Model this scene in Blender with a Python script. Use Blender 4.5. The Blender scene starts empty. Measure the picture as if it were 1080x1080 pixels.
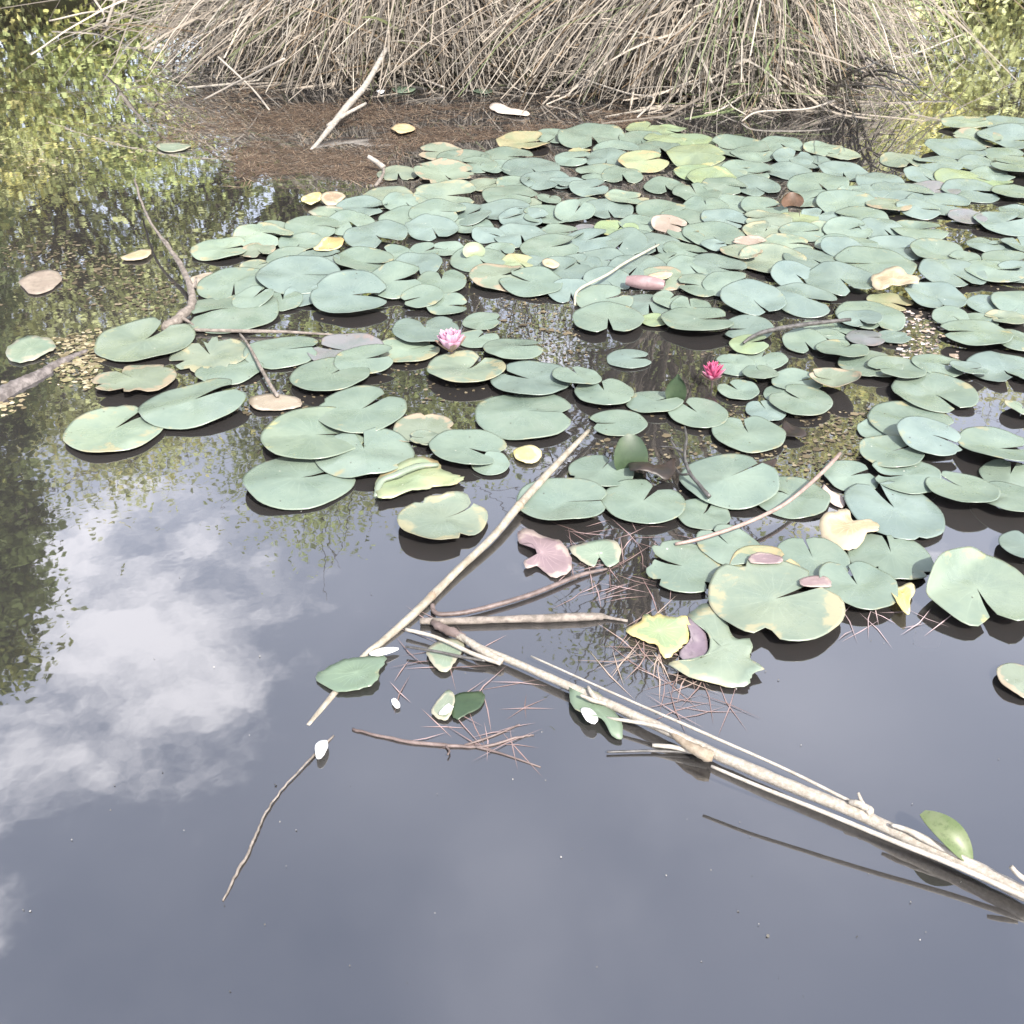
import bpy, bmesh, math, random
import numpy as np
from mathutils import Vector, noise as mnoise
R_ = math.radians
PI = math.pi
random.seed(7)
rng = np.random.default_rng(11)
scene = bpy.context.scene
COL = scene.collection

# ------------------------------------------------------------------ camera
H, PITCH, F = 1.5, R_(35), 1060.0
cam_d = bpy.data.cameras.new('camera')
cam = bpy.data.objects.new('camera', cam_d)
COL.objects.link(cam)
cam.location = (0, 0, H)
cam.rotation_euler = (PI / 2 - PITCH, 0, 0)
cam_d.sensor_width = 36
cam_d.lens = 36 * F / 1080
cam_d.clip_start = 0.05
cam_d.clip_end = 2000
scene.camera = cam
CP, SP = math.cos(PITCH), math.sin(PITCH)


def ray(px, py):
    x = (px - 540) / F
    v = (540 - py) / F
    return Vector((x, CP + v * SP, -SP + v * CP))


def G(px, py, z=0.0):
    """point of the pond (height z) seen at a place of the photograph"""
    d = ray(px, py)
    t = (z - H) / d.z
    return Vector((d.x * t, d.y * t, z))


def ppm(px, py):
    d = ray(px, py)
    return F / (-H / d.z)


# ------------------------------------------------------------------ node helpers
def mat_new(name):
    m = bpy.data.materials.new(name)
    m.use_nodes = True
    nt = m.node_tree
    nt.nodes.clear()
    out = nt.nodes.new('ShaderNodeOutputMaterial')
    return m, nt, out


def N(nt, kind, **kw):
    n = nt.nodes.new(kind)
    for k, v in kw.items():
        if k.startswith('i_'):
            n.inputs[k[2:].replace('_', ' ')].default_value = v
        else:
            setattr(n, k, v)
    return n


def L(nt, a, b):
    nt.links.new(a, b)


def mixc(nt, fac, a, b, blend='MIX'):
    n = nt.nodes.new('ShaderNodeMix')
    n.data_type = 'RGBA'
    n.blend_type = blend
    for idx, v in ((0, fac), (6, a), (7, b)):
        if hasattr(v, 'links') or isinstance(v, bpy.types.NodeSocket):
            nt.links.new(v, n.inputs[idx])
        elif idx == 0:
            n.inputs[idx].default_value = v
        else:
            n.inputs[idx].default_value = (*v, 1)
    return n.outputs[2]


def math_(nt, op, a, b=None, clamp=False):
    n = nt.nodes.new('ShaderNodeMath')
    n.operation = op
    n.use_clamp = clamp
    for i, v in enumerate((a, b)):
        if v is None:
            continue
        if isinstance(v, bpy.types.NodeSocket):
            nt.links.new(v, n.inputs[i])
        else:
            n.inputs[i].default_value = v
    return n.outputs[0]


def ramp(nt, fac, lo, hi):
    n = nt.nodes.new('ShaderNodeMapRange')
    n.interpolation_type = 'SMOOTHSTEP'
    nt.links.new(fac, n.inputs[0])
    n.inputs[1].default_value = lo
    n.inputs[2].default_value = hi
    return n.outputs[0]


def obj_coord(nt, rnd=True):
    tc = N(nt, 'ShaderNodeTexCoord')
    if not rnd:
        return tc.outputs['Object'], None
    oi = N(nt, 'ShaderNodeObjectInfo')
    sc = math_(nt, 'MULTIPLY', oi.outputs['Random'], 37.0)
    va = N(nt, 'ShaderNodeVectorMath', operation='ADD')
    L(nt, tc.outputs['Object'], va.inputs[0])
    cx = N(nt, 'ShaderNodeCombineXYZ')
    for i in range(3):
        L(nt, sc, cx.inputs[i])
    L(nt, cx.outputs[0], va.inputs[1])
    return va.outputs[0], oi.outputs['Random']


def noise(nt, vec, scale, detail=3, rough=0.55, dist=0.0):
    n = N(nt, 'ShaderNodeTexNoise')
    n.inputs['Scale'].default_value = scale
    n.inputs['Detail'].default_value = detail
    n.inputs['Roughness'].default_value = rough
    n.inputs['Distortion'].default_value = dist
    if vec is not None:
        L(nt, vec, n.inputs['Vector'])
    return n.outputs['Fac']


def pad_material(name, base, alt, rim, blotch, amount=0.35, gloss=0.40, veins=0.13, spots=0.8):
    """waxy floating leaf: radial veins (UV x = radius, y = angle), blotches, worn rim"""
    m, nt, out = mat_new(name)
    vec, rnd = obj_coord(nt)
    uv = N(nt, 'ShaderNodeUVMap', uv_map='polar')
    sep = N(nt, 'ShaderNodeSeparateXYZ')
    L(nt, uv.outputs[0], sep.inputs[0])
    r, th = sep.outputs[0], sep.outputs[1]
    big = noise(nt, vec, 9.0, 4, 0.6)
    fine = noise(nt, vec, 60.0, 5, 0.65)
    c = mixc(nt, ramp(nt, big, 0.35, 0.68), base, alt)
    tint = math_(nt, 'MULTIPLY_ADD', rnd, 0.22)
    tint.node.inputs[2].default_value = 0.90
    hsv = N(nt, 'ShaderNodeHueSaturation')
    L(nt, c, hsv.inputs['Color'])
    L(nt, tint, hsv.inputs['Value'])
    hs = math_(nt, 'MULTIPLY_ADD', rnd, 0.04)
    hs.node.inputs[2].default_value = 0.48
    L(nt, hs, hsv.inputs['Hue'])
    c = hsv.outputs[0]
    # veins
    wob = math_(nt, 'MULTIPLY_ADD', noise(nt, vec, 18, 2), 0.03)
    L(nt, th, wob.node.inputs[2])
    v = math_(nt, 'FRACT', math_(nt, 'MULTIPLY', wob, 19.0))
    v = math_(nt, 'ABSOLUTE', math_(nt, 'SUBTRACT', v, 0.5))
    vw = math_(nt, 'LESS_THAN', math_(nt, 'MULTIPLY', v, r), 0.028)
    vw = math_(nt, 'MULTIPLY', vw, math_(nt, 'MULTIPLY', ramp(nt, r, 1.0, 0.35), veins))
    c = mixc(nt, vw, c, tuple(min(1, x * 1.55 + 0.02) for x in base))
    # mottling
    c = mixc(nt, math_(nt, 'MULTIPLY', ramp(nt, fine, 0.52, 0.75), 0.25), c, tuple(x * 0.62 for x in base))
    # blotches that spread in from the rim
    bl = noise(nt, vec, 14.0, 4, 0.62, 0.4)
    edge = math_(nt, 'MULTIPLY', ramp(nt, r, 0.35, 1.0), 0.22)
    k = math_(nt, 'ADD', bl, edge)
    c = mixc(nt, ramp(nt, k, 0.86 - amount * 0.42, 0.97 - amount * 0.42), c, blotch)
    rimf = ramp(nt, math_(nt, 'ADD', r, math_(nt, 'MULTIPLY', math_(nt, 'SUBTRACT', bl, 0.5), 0.10)), 0.955, 1.0)
    c = mixc(nt, math_(nt, 'MULTIPLY', rimf, 0.15), c, rim)
    # small pale flecks and dark insect spots
    vo = N(nt, 'ShaderNodeTexVoronoi')
    vo.inputs['Scale'].default_value = 38
    L(nt, vec, vo.inputs['Vector'])
    sel = N(nt, 'ShaderNodeSeparateColor')
    L(nt, vo.outputs['Color'], sel.inputs[0])
    dark = math_(nt, 'MULTIPLY', math_(nt, 'LESS_THAN', vo.outputs['Distance'], 0.10), math_(nt, 'GREATER_THAN', sel.outputs[0], 0.86))
    c = mixc(nt, math_(nt, 'MULTIPLY', dark, spots), c, (0.035, 0.03, 0.02))
    pale = math_(nt, 'MULTIPLY', math_(nt, 'LESS_THAN', vo.outputs['Distance'], 0.09), math_(nt, 'LESS_THAN', sel.outputs[1], 0.05))
    c = mixc(nt, math_(nt, 'MULTIPLY', pale, spots), c, (0.45, 0.45, 0.38))
    p = N(nt, 'ShaderNodeBsdfPrincipled')
    L(nt, c, p.inputs['Base Color'])
    rr = math_(nt, 'MULTIPLY_ADD', math_(nt, 'ADD', math_(nt, 'MULTIPLY', fine, 0.5), ramp(nt, noise(nt, vec, 12.0, 3), 0.40, 0.66)), 0.26)
    rr.node.inputs[2].default_value = gloss - 0.20
    L(nt, rr, p.inputs['Roughness'])
    p.inputs['Specular IOR Level'].default_value = 0.62
    bm_ = N(nt, 'ShaderNodeBump')
    bm_.inputs['Strength'].default_value = 0.25
    bm_.inputs['Distance'].default_value = 0.004
    hsum = math_(nt, 'ADD', math_(nt, 'MULTIPLY', big, 2.0), math_(nt, 'MULTIPLY', fine, 0.35))
    hsum = math_(nt, 'SUBTRACT', hsum, math_(nt, 'MULTIPLY', vw, 0.6))
    L(nt, hsum, bm_.inputs['Height'])
    L(nt, bm_.outputs[0], p.inputs['Normal'])
    L(nt, p.outputs[0], out.inputs[0])
    return m


def simple_mat(name, a, b, scale=20, rough=0.7, spec=0.3, stretch=None, bump=0.2, trans=0.0, hi=0.68):
    """two-tone noisy material, optional stretch of the noise and light passing through"""
    m, nt, out = mat_new(name)
    vec, rnd = obj_coord(nt)
    if stretch:
        mp = N(nt, 'ShaderNodeMapping')
        mp.inputs['Scale'].default_value = stretch
        L(nt, vec, mp.inputs[0])
        vec = mp.outputs[0]
    n1 = noise(nt, vec, scale, 5, 0.62)
    c = mixc(nt, ramp(nt, n1, 0.34, hi), a, b)
    n2 = noise(nt, vec, scale * 4.5, 4, 0.7, 0.3)
    c = mixc(nt, math_(nt, 'MULTIPLY', ramp(nt, n2, 0.50, 0.72), 0.55), c, tuple(x * 0.50 for x in a))
    p = N(nt, 'ShaderNodeBsdfPrincipled')
    L(nt, c, p.inputs['Base Color'])
    p.inputs['Roughness'].default_value = rough
    p.inputs['Specular IOR Level'].default_value = spec
    if bump:
        bb = N(nt, 'ShaderNodeBump')
        bb.inputs['Strength'].default_value = bump
        bb.inputs['Distance'].default_value = 0.003
        L(nt, n1, bb.inputs['Height'])
        L(nt, bb.outputs[0], p.inputs['Normal'])
    sh = p.outputs[0]
    if trans:
        t = N(nt, 'ShaderNodeBsdfTranslucent')
        L(nt, c, t.inputs[0])
        mx = N(nt, 'ShaderNodeMixShader')
        mx.inputs[0].default_value = trans
        L(nt, sh, mx.inputs[1])
        L(nt, t.outputs[0], mx.inputs[2])
        sh = mx.outputs[0]
    L(nt, sh, out.inputs[0])
    return m


def attr_mat(name, rough=0.75, spec=0.25, trans=0.0):
    """colour comes from a per-leaf / per-blade colour attribute"""
    m, nt, out = mat_new(name)
    a = N(nt, 'ShaderNodeAttribute', attribute_name='tone')
    p = N(nt, 'ShaderNodeBsdfPrincipled')
    L(nt, a.outputs['Color'], p.inputs['Base Color'])
    p.inputs['Roughness'].default_value = rough
    p.inputs['Specular IOR Level'].default_value = spec
    sh = p.outputs[0]
    if trans:
        t = N(nt, 'ShaderNodeBsdfTranslucent')
        L(nt, a.outputs['Color'], t.inputs[0])
        mx = N(nt, 'ShaderNodeMixShader')
        mx.inputs[0].default_value = trans
        L(nt, sh, mx.inputs[1])
        L(nt, t.outputs[0], mx.inputs[2])
        sh = mx.outputs[0]
    L(nt, sh, out.inputs[0])
    return m


PADM = {
    'G': pad_material('pad_green', (0.138, 0.178, 0.138), (0.108, 0.146, 0.117), (0.17, 0.16, 0.09), (0.21, 0.20, 0.12), 0.16),
    'B': pad_material('pad_blue_grey', (0.132, 0.172, 0.148), (0.105, 0.142, 0.125), (0.14, 0.15, 0.10), (0.17, 0.19, 0.13), 0.10),
    'P': pad_material('pad_pale_worn', (0.168, 0.203, 0.148), (0.128, 0.166, 0.128), (0.23, 0.20, 0.13), (0.23, 0.22, 0.14), 0.40),
    'Y': pad_material('pad_yellowing', (0.168, 0.198, 0.118), (0.225, 0.220, 0.120), (0.24, 0.17, 0.09), (0.27, 0.22, 0.12), 0.40),
    'L': pad_material('pad_lime', (0.168, 0.205, 0.110), (0.140, 0.180, 0.115), (0.23, 0.21, 0.10), (0.26, 0.25, 0.12), 0.24),
    'E': pad_material('pad_brown_edged', (0.150, 0.182, 0.132), (0.135, 0.165, 0.120), (0.14, 0.10, 0.07), (0.235, 0.195, 0.135), 0.52),
    'V': pad_material('pad_violet_grey', (0.140, 0.137, 0.140), (0.105, 0.120, 0.115), (0.10, 0.075, 0.07), (0.17, 0.14, 0.13), 0.3),
    'T': pad_material('pad_tan', (0.255, 0.212, 0.165), (0.205, 0.170, 0.130), (0.13, 0.10, 0.07), (0.29, 0.25, 0.20), 0.45),
    'S': pad_material('pad_bright_patch', (0.155, 0.196, 0.142), (0.120, 0.160, 0.122), (0.18, 0.17, 0.09), (0.24, 0.24, 0.12), 0.22),
}
LEAFM = {
    'decay': pad_material('leaf_green_to_yellow', (0.165, 0.205, 0.115), (0.20, 0.23, 0.11), (0.36, 0.27, 0.12), (0.40, 0.33, 0.14), 0.72, 0.5, 0.5, 0.9),
    'dry': pad_material('leaf_dry', (0.27, 0.22, 0.14), (0.22, 0.165, 0.10), (0.12, 0.075, 0.045), (0.33, 0.28, 0.19), 0.7, 0.55, 0.6, 0.9),
    'pink': pad_material('leaf_pinkish', (0.20, 0.145, 0.145), (0.155, 0.11, 0.115), (0.20, 0.17, 0.13), (0.27, 0.215, 0.19), 0.5, 0.45, 0.4, 0.9),
    'pale': pad_material('leaf_pale', (0.155, 0.185, 0.135), (0.12, 0.155, 0.115), (0.22, 0.20, 0.15), (0.24, 0.23, 0.17), 0.5, 0.45, 0.4, 0.9),
    'green': pad_material('leaf_green', (0.110, 0.150, 0.100), (0.09, 0.125, 0.088), (0.16, 0.15, 0.09), (0.19, 0.19, 0.12), 0.3, 0.42, 0.4, 0.9),
    'yellow': pad_material('leaf_yellow', (0.40, 0.33, 0.13), (0.34, 0.25, 0.09), (0.20, 0.12, 0.05), (0.44, 0.39, 0.22), 0.6, 0.5, 0.5, 0.9),
}
M_UNDER = simple_mat('pad_underside', (0.035, 0.028, 0.020), (0.060, 0.036, 0.026), 25, 0.5, 0.4)
M_DRYLEAF = simple_mat('dry_leaf', (0.36, 0.29, 0.19), (0.46, 0.39, 0.29), 30, 0.6, 0.3, trans=0.15)
M_YELLOW = simple_mat('yellow_leaf', (0.40, 0.33, 0.13), (0.46, 0.40, 0.22), 26, 0.55, 0.3, trans=0.15)
M_ORANGE = simple_mat('orange_leaf', (0.36, 0.21, 0.05), (0.42, 0.34, 0.19), 26, 0.55, 0.3)
M_BROWN = simple_mat('brown_leaf', (0.065, 0.038, 0.022), (0.115, 0.065, 0.04), 30, 0.5, 0.4)
M_DARKLEAF = simple_mat('dark_leaf', (0.016, 0.013, 0.010), (0.030, 0.020, 0.015), 30, 0.45, 0.4)
M_DEEPGREEN = simple_mat('deep_green_leaf', (0.026, 0.046, 0.022), (0.042, 0.064, 0.030), 14, 0.42, 0.5)
M_PINKLEAF = simple_mat('pink_leaf', (0.19, 0.125, 0.125), (0.26, 0.185, 0.185), 22, 0.5, 0.4)
M_PALELEAF = simple_mat('pale_green_leaf', (0.155, 0.185, 0.135), (0.20, 0.22, 0.165), 18, 0.5, 0.4)
M_LEAFGREEN = simple_mat('floating_green_leaf', (0.105, 0.145, 0.095), (0.14, 0.175, 0.12), 16, 0.5, 0.45)
M_TWOTONE = simple_mat('leaf_green_and_yellow', (0.20, 0.235, 0.12), (0.44, 0.36, 0.14), 14, 0.55, 0.3, hi=0.52)
M_VIOLET = simple_mat('violet_leaf', (0.13, 0.10, 0.12), (0.19, 0.16, 0.17), 20, 0.45, 0.45)
M_WHITE = simple_mat('white_petal', (0.50, 0.50, 0.48), (0.58, 0.58, 0.56), 30, 0.5, 0.3, bump=0.05)
M_REED = simple_mat('bleached_reed', (0.215, 0.19, 0.155), (0.32, 0.29, 0.25), 130, 0.55, 0.35, bump=0.4)
M_REEDG = simple_mat('greenish_reed', (0.19, 0.165, 0.125), (0.29, 0.262, 0.215), 40, 0.5, 0.35, bump=0.3)
M_STRAW = simple_mat('white_straw', (0.25, 0.225, 0.19), (0.35, 0.325, 0.285), 60, 0.5, 0.35, bump=0.2)
M_STEMPINK = simple_mat('pinkish_stem', (0.20, 0.145, 0.125), (0.28, 0.215, 0.185), 40, 0.5, 0.4)
M_STEMBROWN = simple_mat('brown_stem', (0.085, 0.062, 0.055), (0.15, 0.115, 0.105), 40, 0.5, 0.4)
M_STICK = simple_mat('grey_stick', (0.11, 0.095, 0.08), (0.22, 0.19, 0.165), 50, 0.7, 0.25, bump=0.5)
M_DARKSTICK = simple_mat('dark_wet_stick', (0.035, 0.032, 0.028), (0.09, 0.085, 0.08), 50, 0.35, 0.5, bump=0.4)
M_PALEWOOD = simple_mat('pale_dead_wood', (0.20, 0.18, 0.155), (0.31, 0.285, 0.25), 40, 0.6, 0.3, bump=0.4)
M_NODE = simple_mat('reed_node', (0.19, 0.15, 0.105), (0.28, 0.235, 0.18), 60, 0.6, 0.3)
M_BARK = simple_mat('tree_bark', (0.10, 0.085, 0.07), (0.20, 0.17, 0.14), 12, 0.9, 0.1, stretch=(3, 3, 0.6), bump=0.6)
M_LEAVES = attr_mat('tree_leaves', 0.6, 0.3, 0.45)
M_BLADES = attr_mat('dry_blades', 0.7, 0.25, 0.12)
M_LITTER = attr_mat('litter', 0.75, 0.2)
M_MUD = simple_mat('mud', (0.022, 0.018, 0.013), (0.045, 0.035, 0.024), 6, 0.85, 0.2, bump=0.5)


def ground_material():
    m, nt, out = mat_new('bank_ground')
    tc = N(nt, 'ShaderNodeTexCoord')
    n1 = noise(nt, tc.outputs['Object'], 0.6, 6, 0.6)
    n2 = noise(nt, tc.outputs['Object'], 9.0, 5, 0.7)
    c = mixc(nt, ramp(nt, n1, 0.4, 0.62), (0.06, 0.10, 0.03), (0.12, 0.10, 0.055))
    c = mixc(nt, math_(nt, 'MULTIPLY', ramp(nt, n2, 0.45, 0.7), 0.5), c, (0.05, 0.045, 0.03))
    geo = N(nt, 'ShaderNodeNewGeometry')
    sp = N(nt, 'ShaderNodeSeparateXYZ')
    L(nt, geo.outputs['Position'], sp.inputs[0])
    c = mixc(nt, ramp(nt, sp.outputs[2], 0.02, -0.10), c, (0.020, 0.019, 0.016))
    p = N(nt, 'ShaderNodeBsdfPrincipled')
    L(nt, c, p.inputs['Base Color'])
    p.inputs['Roughness'].default_value = 0.95
    L(nt, p.outputs[0], out.inputs[0])
    return m


WATER_IOR = 1.75
SHEEN = 1.4
MURK = (0.036, 0.034, 0.033)
VEIL = 0.52


def water_material():
    """mirror sheen over turbid water: fine mud hides most of what lies below"""
    m, nt, out = mat_new('pond_water')
    tc = N(nt, 'ShaderNodeTexCoord')
    n1 = noise(nt, tc.outputs['Object'], 7.0, 3, 0.5)
    n2 = noise(nt, tc.outputs['Object'], 1.6, 3, 0.5)
    bb = N(nt, 'ShaderNodeBump')
    bb.inputs['Strength'].default_value = 0.065
    bb.inputs['Distance'].default_value = 0.006
    L(nt, math_(nt, 'ADD', n1, math_(nt, 'MULTIPLY', n2, 1.5)), bb.inputs['Height'])
    gl = N(nt, 'ShaderNodeBsdfGlossy')
    gl.inputs['Roughness'].default_value = 0.015
    gl.inputs['Color'].default_value = (0.97, 0.98, 1.0, 1)
    L(nt, bb.outputs[0], gl.inputs['Normal'])
    sun_dapple = noise(nt, tc.outputs['Object'], 1.1, 4, 0.55)  # uneven murk tone painted in for dappled sun patches
    df = N(nt, 'ShaderNodeBsdfDiffuse')
    L(nt, mixc(nt, ramp(nt, sun_dapple, 0.3, 0.75), MURK, tuple(x * 1.45 for x in MURK)), df.inputs[0])
    tr = N(nt, 'ShaderNodeBsdfTransparent')
    tr.inputs[0].default_value = (0.80, 0.80, 0.72, 1)
    below = N(nt, 'ShaderNodeMixShader')
    below.inputs[0].default_value = VEIL
    L(nt, tr.outputs[0], below.inputs[1])
    L(nt, df.outputs[0], below.inputs[2])
    fr = N(nt, 'ShaderNodeFresnel')
    fr.inputs['IOR'].default_value = WATER_IOR
    mx = N(nt, 'ShaderNodeMixShader')
    sheen = math_(nt, 'MULTIPLY_ADD', fr.outputs[0], SHEEN)
    sheen.node.inputs[2].default_value = 0.07
    L(nt, sheen, mx.inputs[0])
    L(nt, below.outputs[0], mx.inputs[1])
    L(nt, gl.outputs[0], mx.inputs[2])
    L(nt, mx.outputs[0], out.inputs[0])
    return m


# ------------------------------------------------------------------ object helpers
def link(name, me, loc=(0, 0, 0), parent=None):
    o = bpy.data.objects.new(name, me)
    COL.objects.link(o)
    o.location = loc
    if parent is not None:
        o.parent = parent
    return o


def tag(o, label=None, cat=None, group=None, kind=None):
    if label:
        o['label'] = label
    if cat:
        o['category'] = cat
    if group:
        o['group'] = group
    if kind:
        o['kind'] = kind
    return o


def mesh_from(name, verts, faces, mats, smooth=True, mi=None):
    me = bpy.data.meshes.new(name)
    me.from_pydata([tuple(v) for v in verts], [], faces)
    for m in (mats if isinstance(mats, (list, tuple)) else [mats]):
        me.materials.append(m)
    if mi is not None:
        me.polygons.foreach_set('material_index', mi)
    if smooth:
        me.polygons.foreach_set('use_smooth', [True] * len(me.polygons))
    me.update()
    return me


def quads_mesh(name, V, mat, tone, smooth=False, k=4):
    """V: (n, k, 3) separate faces with one colour each"""
    n = V.shape[0]
    me = bpy.data.meshes.new(name)
    me.vertices.add(n * k)
    me.vertices.foreach_set('co', V.reshape(-1).astype(np.float32))
    me.loops.add(n * k)
    me.loops.foreach_set('vertex_index', np.arange(n * k, dtype=np.int32))
    me.polygons.add(n)
    me.polygons.foreach_set('loop_start', np.arange(0, n * k, k, dtype=np.int32))
    me.polygons.foreach_set('loop_total', np.full(n, k, dtype=np.int32))
    me.materials.append(mat)
    at = me.attributes.new('tone', 'FLOAT_COLOR', 'POINT')
    col = np.ones((n, k, 4), np.float32)
    col[:, :, :3] = tone[:, None, :]
    at.data.foreach_set('color', col.reshape(-1))
    me.update()
    me.validate()
    return me


def sweep(pts, radii, sides=8, wob=0.0, seed=0, flat=1.0):
    """rings swept along points; returns verts, faces"""
    P = [Vector(p) for p in pts]
    n = len(P)
    verts, faces = [], []
    rnd = random.Random(seed)
    for i in range(n):
        t = (P[min(i + 1, n - 1)] - P[max(i - 1, 0)]).normalized()
        up = Vector((0, 0, 1))
        if abs(t.z) > 0.95:
            up = Vector((0, 1, 0))
        s = t.cross(up).normalized()
        u = s.cross(t).normalized()
        for k in range(sides):
            a = 2 * PI * k / sides
            rr = radii[i] * (1 + wob * (rnd.random() - 0.5))
            verts.append(P[i] + s * math.cos(a) * rr + u * math.sin(a) * rr * flat)
    for i in range(n - 1):
        for k in range(sides):
            k2 = (k + 1) % sides
            faces.append((i * sides + k, i * sides + k2, (i + 1) * sides + k2, (i + 1) * sides + k))
    faces.append(tuple(range(sides - 1, -1, -1)))
    faces.append(tuple((n - 1) * sides + k for k in range(sides)))
    return verts, faces


def smooth_path(ctrl, n):
    """Catmull-Rom through (x, y, z, radius) control points"""
    c = [np.array(p, float) for p in ctrl]
    c = [2 * c[0] - c[1]] + c + [2 * c[-1] - c[-2]]
    out = []
    segs = len(c) - 3
    for i in range(n):
        t = i / (n - 1) * segs
        k = min(int(t), segs - 1)
        u = t - k
        p0, p1, p2, p3 = c[k:k + 4]
        out.append(0.5 * (2 * p1 + (p2 - p0) * u + (2 * p0 - 5 * p1 + 4 * p2 - p3) * u * u + (3 * p1 - p0 - 3 * p2 + p3) * u ** 3))
    return out


def px_path(ctrl, n=24, jit=0.0, seed=0):
    """ctrl: (px, py, height, width in px) -> world points, radii"""
    rnd = random.Random(seed)
    c = []
    for px, py, z, w in ctrl:
        p = G(px, py, z)
        d = ray(px, py)
        c.append((p.x, p.y, p.z, w / 2 * (H - z) / -d.z / F))
    path = smooth_path(c, n)
    pts = [Vector(q[:3]) + Vector((rnd.uniform(-jit, jit), rnd.uniform(-jit, jit), rnd.uniform(-jit, jit) * 0.5)) for q in path]
    return pts, [max(0.0006, q[3]) for q in path]


def tube_obj(name, ctrl, mat, n=24, sides=8, wob=0.12, jit=0.0, seed=0, parent=None, origin=None):
    pts, rad = px_path(ctrl, n, jit, seed)
    o = origin if origin is not None else pts[len(pts) // 2].copy()
    v, f = sweep([p - o for p in pts], rad, sides, wob, seed)
    me = mesh_from(name, v, f, mat)
    if parent is not None:
        return link(name, me, (0, 0, 0), parent)
    return link(name, me, o)


# ------------------------------------------------------------------ setting: ground, water, bank
def shore(x, y):
    """signed distance-like value, > 0 outside the pond"""
    a = ((x - 0.5) / 13.5) ** 2 + ((y - 6.9) / 7.0) ** 2
    w = 0.10 * mnoise.noise(Vector((x * 0.35, y * 0.35, 3.1)))
    return math.sqrt(a) - 1.0 + w


def ground_z(x, y):
    s = shore(x, y)
    if s < 0:
        return -0.75 * min(1, (-s / 0.22)) ** 0.8 - 0.02
    far = max(0, y - 12)
    return min(0.5, s * 4.0) + 0.10 * mnoise.noise(Vector((x * 0.8, y * 0.8, 0))) * min(1, s * 5) + min(9.0, far * 0.16)


def build_ground():
    xs = sorted(set([round(v, 3) for v in np.concatenate([np.linspace(-22, 22, 111), np.array([-600, -300, -150, -80, -45, -30, 30, 45, 80, 150, 300, 600])])]))
    ys = sorted(set([round(v, 3) for v in np.concatenate([np.linspace(-6, 24, 91), np.array([-600, -250, -100, -40, -18, -10, 32, 45, 70, 120, 250, 600])])]))
    verts = [(x, y, ground_z(x, y)) for y in ys for x in xs]
    nx = len(xs)
    faces = [(j * nx + i, j * nx + i + 1, (j + 1) * nx + i + 1, (j + 1) * nx + i) for j in range(len(ys) - 1) for i in range(nx - 1)]
    o = link('ground', mesh_from('ground', verts, faces, ground_material()))
    tag(o, kind='structure')


build_ground()
n = 40
wv = [(-16 + 33 * i / n, -2 + 18 * j / n, 0) for j in range(n + 1) for i in range(n + 1)]
wf = [(j * (n + 1) + i, j * (n + 1) + i + 1, (j + 1) * (n + 1) + i + 1, (j + 1) * (n + 1) + i) for j in range(n) for i in range(n)]
tag(link('water', mesh_from('water', wv, wf, water_material())), kind='structure')

EDGE = [(190, 52), (220, 66), (250, 78), (300, 86), (400, 92), (480, 95), (555, 82), (600, 84), (680, 106), (760, 116), (820, 116), (855, 98), (882, 66), (900, 34)]
EDGEW = [G(px, py) for px, py in EDGE]


def edge_at(t):
    t = max(0, min(0.9999, t)) * (len(EDGEW) - 1)
    k = int(t)
    return EDGEW[k].lerp(EDGEW[k + 1], t - k)


def edge_px(t):
    t = max(0, min(0.9999, t)) * (len(EDGE) - 1)
    k = int(t)
    return EDGE[k][0] + (EDGE[k + 1][0] - EDGE[k][0]) * (t - k)


def build_bank():
    nt_, nd = 60, 14
    verts, faces = [], []
    for i in range(nt_ + 1):
        t = i / nt_
        e = edge_at(t)
        endf = min(1, min(t, 1 - t) * 7)
        for j in range(nd + 1):
            d = 0.32 + 2.4 * (j / nd) ** 1.5
            z = -0.35 + (0.62 * min(1, d / 0.35) ** 0.6) * (0.55 + 0.45 * endf)
            z *= 1 if z < 0 else (1 - 0.9 * max(0, (d - 1.8) / 0.9))
            if j == nd:
                z = -0.35
            z += 0.05 * mnoise.noise(Vector((e.x * 3, (e.y + d) * 3, 1.0)))
            verts.append((e.x * (1 - 0.03 * d), e.y + d, z))
    for i in range(nt_):
        for j in range(nd):
            a = i * (nd + 1) + j
            faces.append((a, a + nd + 1, a + nd + 2, a + 1))
    tag(link('reed_bank', mesh_from('reed_bank', verts, faces, M_MUD)), kind='structure')


build_bank()


# ------------------------------------------------------------------ dry reeds (uncountable thatch)
def ribbons(paths, widths, tones, name, mat, facing=None):
    """paths: list of (m,3) arrays -> ribbon strips, one mesh"""
    V, Fc, T = [], [], []
    base = 0
    for p, w, t in zip(paths, widths, tones):
        m = len(p)
        d = np.gradient(p, axis=0)
        d /= np.linalg.norm(d, axis=1)[:, None] + 1e-9
        ref = np.array([rng.normal(0, .5), -1.0 + rng.normal(0, .4), 0.6 + rng.normal(0, .4)]) if facing is None else np.array(facing, float)
        s = np.cross(d, ref)
        s /= np.linalg.norm(s, axis=1)[:, None] + 1e-9
        tap = np.linspace(1, 0.25, m)[:, None] ** 0.7 * w / 2
        V.append(np.stack([p - s * tap, p + s * tap], 1).reshape(-1, 3))
        for i in range(m - 1):
            a = base + 2 * i
            Fc.append((a, a + 1, a + 3, a + 2))
        T.append(np.repeat(np.array(t)[None], 2 * m, 0))
        base += 2 * m
    V = np.concatenate(V)
    T = np.concatenate(T)
    me = bpy.data.meshes.new(name)
    me.from_pydata(V.tolist(), [], Fc)
    me.materials.append(mat)
    at = me.attributes.new('tone', 'FLOAT_COLOR', 'POINT')
    c = np.ones((len(V), 4), np.float32)
    c[:, :3] = T
    at.data.foreach_set('color', c.reshape(-1))
    me.polygons.foreach_set('use_smooth', [True] * len(me.polygons))
    return me


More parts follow.
